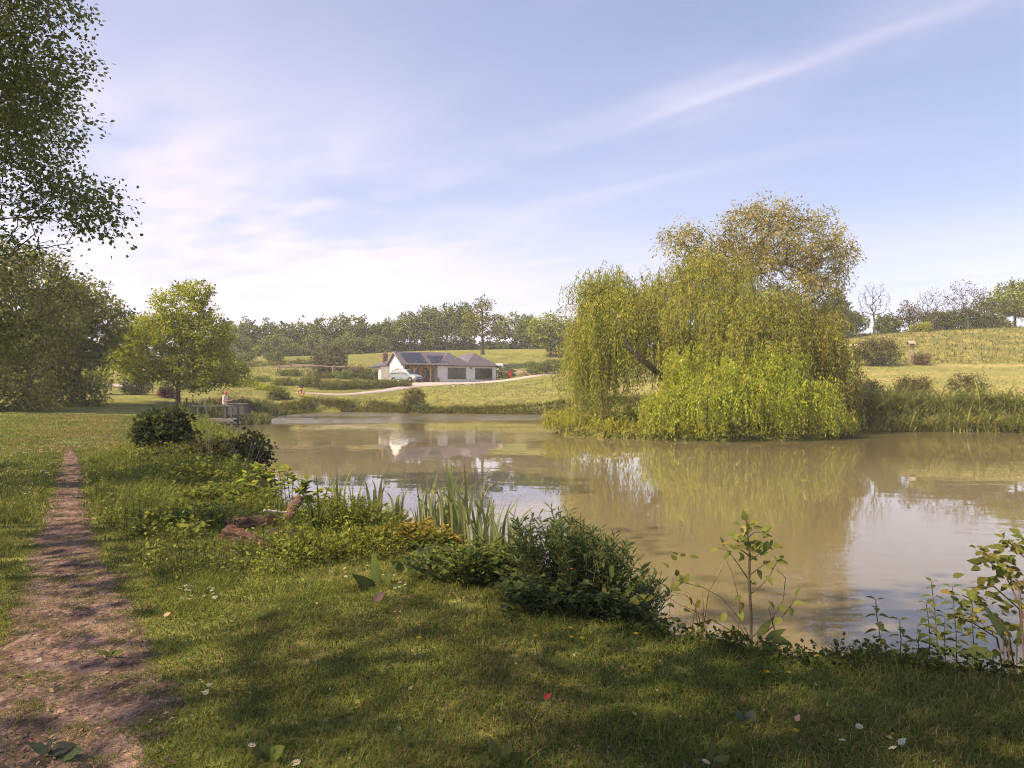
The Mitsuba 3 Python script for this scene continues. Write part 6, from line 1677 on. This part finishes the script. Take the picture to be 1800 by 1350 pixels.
log('bark_log', 'reddish weathered log lying on the grass near the path', W(404, 945, 8.75), W(486, 962, 8.3), .145, .040, (0.098, .052, .045), 800, (0.24, .11, .06))
log('cut_log', 'short log with an orange cut face half buried in weeds', W(400, 922, 9.6), W(478, 918, 9.4), .085, .10, (0.10, .07, .05), 801, (0.26, .13, .055))
log('broken_stump', 'splintered pinkish stump leaning behind the logs by the water', W(503, 918, 10.0), W(530, 872, 10.1), .13, .09, (0.17, .10, .078), 802, (0.26, .17, .12), .55)
log('dark_branch', 'dark rotten branch in the weeds right of the reddish log', W(478, 940, 8.9), W(545, 948, 8.6), .075, .06, (0.05, .035, .04), 803, (0.08, .05, .05))
log('thin_stick', 'pale thin stick across the weeds above the logs', W(465, 897, 9.6), W(505, 900, 9.7), .016, .010, (0.62, .55, .46), 804, (.5, .4, .3))


def dead_leaf(px, py, L_, col, label, seed, a=0.4):
    d = 1.63 * F / (py - HY); p = W(px, py, d); p[2] = gz(p[0], p[1]) + .035
    single('fallen_leaf', leafmesh(p - np.array([math.cos(a), 0, 0]) * L_ / 2, [math.cos(a), math.sin(a), .15], [.1, -.6, .8], L_, L_ * .6, col, 'ovate', -.3, .3, 7, .03, seed), 'matte', label, 'leaf', smooth=True)


dead_leaf(963, 1234, .055, (0.23, .025, .03), 'single dark red leaf lying on the lawn', 820, .5)
dead_leaf(664, 1062, .13, (0.12, .08, .068), 'large crumpled brown dead leaf at the foot of the dock', 821, 1.2)
dead_leaf(296, 1082, .06, (0.42, .24, .17), 'small orange-pink fallen leaf right of the path', 822, .2)
dead_leaf(1402, 1278, .05, (0.38, .24, .16), 'small tan fallen leaf on the lawn, lower right', 823, .9)
dead_leaf(1585, 1312, .055, (0.26, .31, .28), 'pale grey-green fallen leaf beside white petals, lower right', 824, .6)
dead_leaf(1475, 1142, .045, (0.32, .05, .05), 'small red leaf at the water edge right of the sapling', 825, 1.3)


def daisy(px, py, label, group, seed, R=.0125, d=None):
    r = rng(seed)
    z_up = .045 + .02 * r.random()
    d = d or (1.65 - z_up) * F / (py - HY)
    p = W(px, py, d); g = gz(p[0], p[1]); p[2] = g + z_up
    t = thing('daisy', label, 'daisy', group)
    n = 12; V, Fc = [], []
    tilt = r.standard_normal(2) * .25
    for k in range(n):
        a = k * 2 * math.pi / n
        for rr_, w_ in ((.3, .10), (1.0, .16)):
            for s in (-1, 1):
                x, y = rr_ * R * math.cos(a + s * w_), rr_ * R * math.sin(a + s * w_)
                V.append([x, y, .0015 * rr_ + tilt[0] * x + tilt[1] * y])
        b = 4 * k; Fc += [[b, b + 1, b + 3], [b, b + 3, b + 2]]
    add(t, 'petals', (np.array(V) + p, np.array(Fc)), 'leaf', (0.80, .78, .76))
    add(t, 'disc', tm(m3.Manifold.sphere(R * .34, 8).scale((1, 1, .5)).translate(tuple(p + [0, 0, .002]))), 'matte', (0.60, .42, .04))
    add(t, 'stem', tube([[p[0], p[1], g - .01], p], .0011, 4), 'leaf', (0.09, .12, .03))


r = rng(830)
groups_ = [((312, 392, 1026, 1052), 20, 'white daisy in the patch right of the path, left of the sunlit grass', 'daisies in the patch right of the path'), ((605, 715, 968, 1015), 18, 'white daisy among the dock leaves in the sunlit weeds', 'daisies among the dock leaves'), ((680, 740, 1022, 1045), 7, 'white daisy just below the tall dock leaf', 'daisies below the dock'), ((350, 378, 1192, 1222), 6, 'white daisy in the small group beside the dirt path', 'daisies beside the dirt path'), ((30, 130, 1085, 1160), 3, 'white daisy growing at the left of the path', 'daisies left of the path')]
s_ = 0
for (xa, xb, ya, yb), n_, lab, gr in groups_:
    for k in range(n_):
        daisy(r.uniform(xa, xb), r.uniform(ya, yb), lab, gr, 840 + s_, .015); s_ += 1
for px, py, lab in [(445, 1305, 'single daisy in the lawn at the bottom, left'), (523, 1333, 'daisy at the bottom edge left of the rosette'), (522, 1338, 'small daisy touching another at the bottom edge'), (1508, 1279, 'daisy in the lawn, upper of two at lower right'), (1478, 1300, 'daisy in the lawn, lower of two at lower right'), (1566, 1313, 'large white daisy beside the grey-green fallen leaf'), (1240, 1338, 'daisy beside the dock seedling at the bottom edge')]:
    daisy(px, py, lab, None, 840 + s_, .017); s_ += 1
# the farther daisies on the sunlit lawn are too many and too small to pick apart
n = 900
x = []; r = rng(835)
c_ = np.array([W(p, q, 1.6 * F / (q - HY))[:2] for p, q in [(190, 755), (180, 780), (60, 800), (90, 790), (150, 775), (60, 830), (40, 860), (200, 770)]])
k = r.integers(0, len(c_), n); q = c_[k] + r.standard_normal((n, 2)) * [.9, 1.3]
q = q[(path_distance(q[:, 0], q[:, 1]) > 1.3) & (shore_distance(q[:, 0], q[:, 1]) > .5)]; n = len(q)
add(None, 'distant_daisies', cards(np.stack([q[:, 0], q[:, 1], land(q[:, 0], q[:, 1]) + .09], 1), np.stack([np.cos(np.arange(n)), np.sin(np.arange(n)), 0 * q[:, 0]], 1), np.array([0, 0, 1.0]) + .3 * r.standard_normal((n, 3)), .035, .03, np.tile([.78, .76, .72], (n, 1))), 'leaf', kind='stuff', label='drifts of white daisies on the lawn farther along the path')


def dandelion(px, py, label, seed, d=None, h_=.09, col=(0.85, .58, .02)):
    r = rng(seed); d = d or (1.65 - h_) * F / (py - HY)
    p = W(px, py, d); g = gz(p[0], p[1]); p[2] = max(g + .03, p[2])
    t = thing('dandelion', label, 'dandelion')
    V, Fc = [], []; R = .021
    for k in range(34):
        a = k * 2.4; e = .15 + .9 * (k / 34) ** 1.2; L_ = R * (1.0 - .35 * k / 34)
        for s in (-.09, .09):
            V += [[.15 * L_ * math.cos(a + s), .15 * L_ * math.sin(a + s), 0], [L_ * math.cos(e) * math.cos(a + s), L_ * math.cos(e) * math.sin(a + s), L_ * math.sin(e) * .8]]
        b = 4 * k; Fc += [[b, b + 1, b + 3], [b, b + 3, b + 2]]
    add(t, 'head', (np.array(V) + p, np.array(Fc)), 'leaf', col)
    add(t, 'stem', tube([[p[0] + .03 * r.standard_normal(), p[1] + .02, g - .01], (p + [p[0], p[1], g]) / 2 + [.008 * r.standard_normal(), 0, 0], p], .0022, 5), 'leaf', (0.15, .17, .06), smooth=True)


for k, (px, py, h_, lab) in enumerate([(737, 1120, .05, 'bright yellow dandelion alone on the lawn, left of centre'), (941, 1117, .13, 'yellow dandelion on a long pale stem'), (1004, 1119, .06, 'left dandelion of the close pair below the dark bush'), (1022, 1121, .06, 'right dandelion of the close pair below the dark bush'), (1002, 1103, .08, 'dandelion at the grassy foot of the dark bush'), (1117, 1113, .07, 'dandelion below the right end of the dark bush'), (1385, 1181, .07, 'dandelion on the lawn right of the sapling'), (1347, 1180, .06, 'dandelion on the lawn below the sapling'), (1396, 1284, .04, 'dandelion beside the small tan fallen leaf'), (1435, 1152, .05, 'dandelion at the water edge left of the nettles')]):
    dandelion(px, py, lab, 870 + k, None, h_)
for k, (px, py, d, lab) in enumerate([(983, 962, 5.75, 'orange marigold-like flower at the top left of the dark bush'), (1004, 1000, 5.6, 'orange flower on a stalk in front of the dark bush'), (1004, 1034, 5.55, 'lower orange flower in front of the dark bush')]):
    dandelion(px, py, lab, 885 + k, d, .3, (0.62, .22, .03))

# a bird far off above the wood
BP = W(533, 556, 120)
bd = thing('bird', 'tiny dark bird in the air above the far wood', 'bird')
add(bd, 'body', tm(m3.Manifold.sphere(.12, 10).scale((1.9, .7, .7)).translate(tuple(BP))), 'matte', (0.03, .03, .03))
for s in (-1, 1):
    add(bd, 'wing', hull([BP + [x, s * y, z] for x, y, z in ((.12, .03, .02), (-.12, .03, .02), (.0, .45, .16), (-.14, .42, .15), (.12, .03, .045), (-.12, .03, .045))]), 'matte', (0.035, .035, .035))

# ------------------------------------------------------------------ the air
scene['air'] = {'type': 'homogeneous', 'albedo': {'type': 'rgb', 'value': [0.93, 0.95, 0.98]}, 'sigma_t': 0.0008}
scene['haze'] = {'type': 'cube', 'to_world': T().translate([0, 100, 12]).scale([2200, 2200, 14]), 'bsdf': {'type': 'null'}, 'interior': {'type': 'ref', 'id': 'air'}}
labels['haze'] = {'kind': 'stuff', 'label': 'thin summer haze in the air over the pond and fields'}
scene['camera']['medium'] = {'type': 'ref', 'id': 'air'}
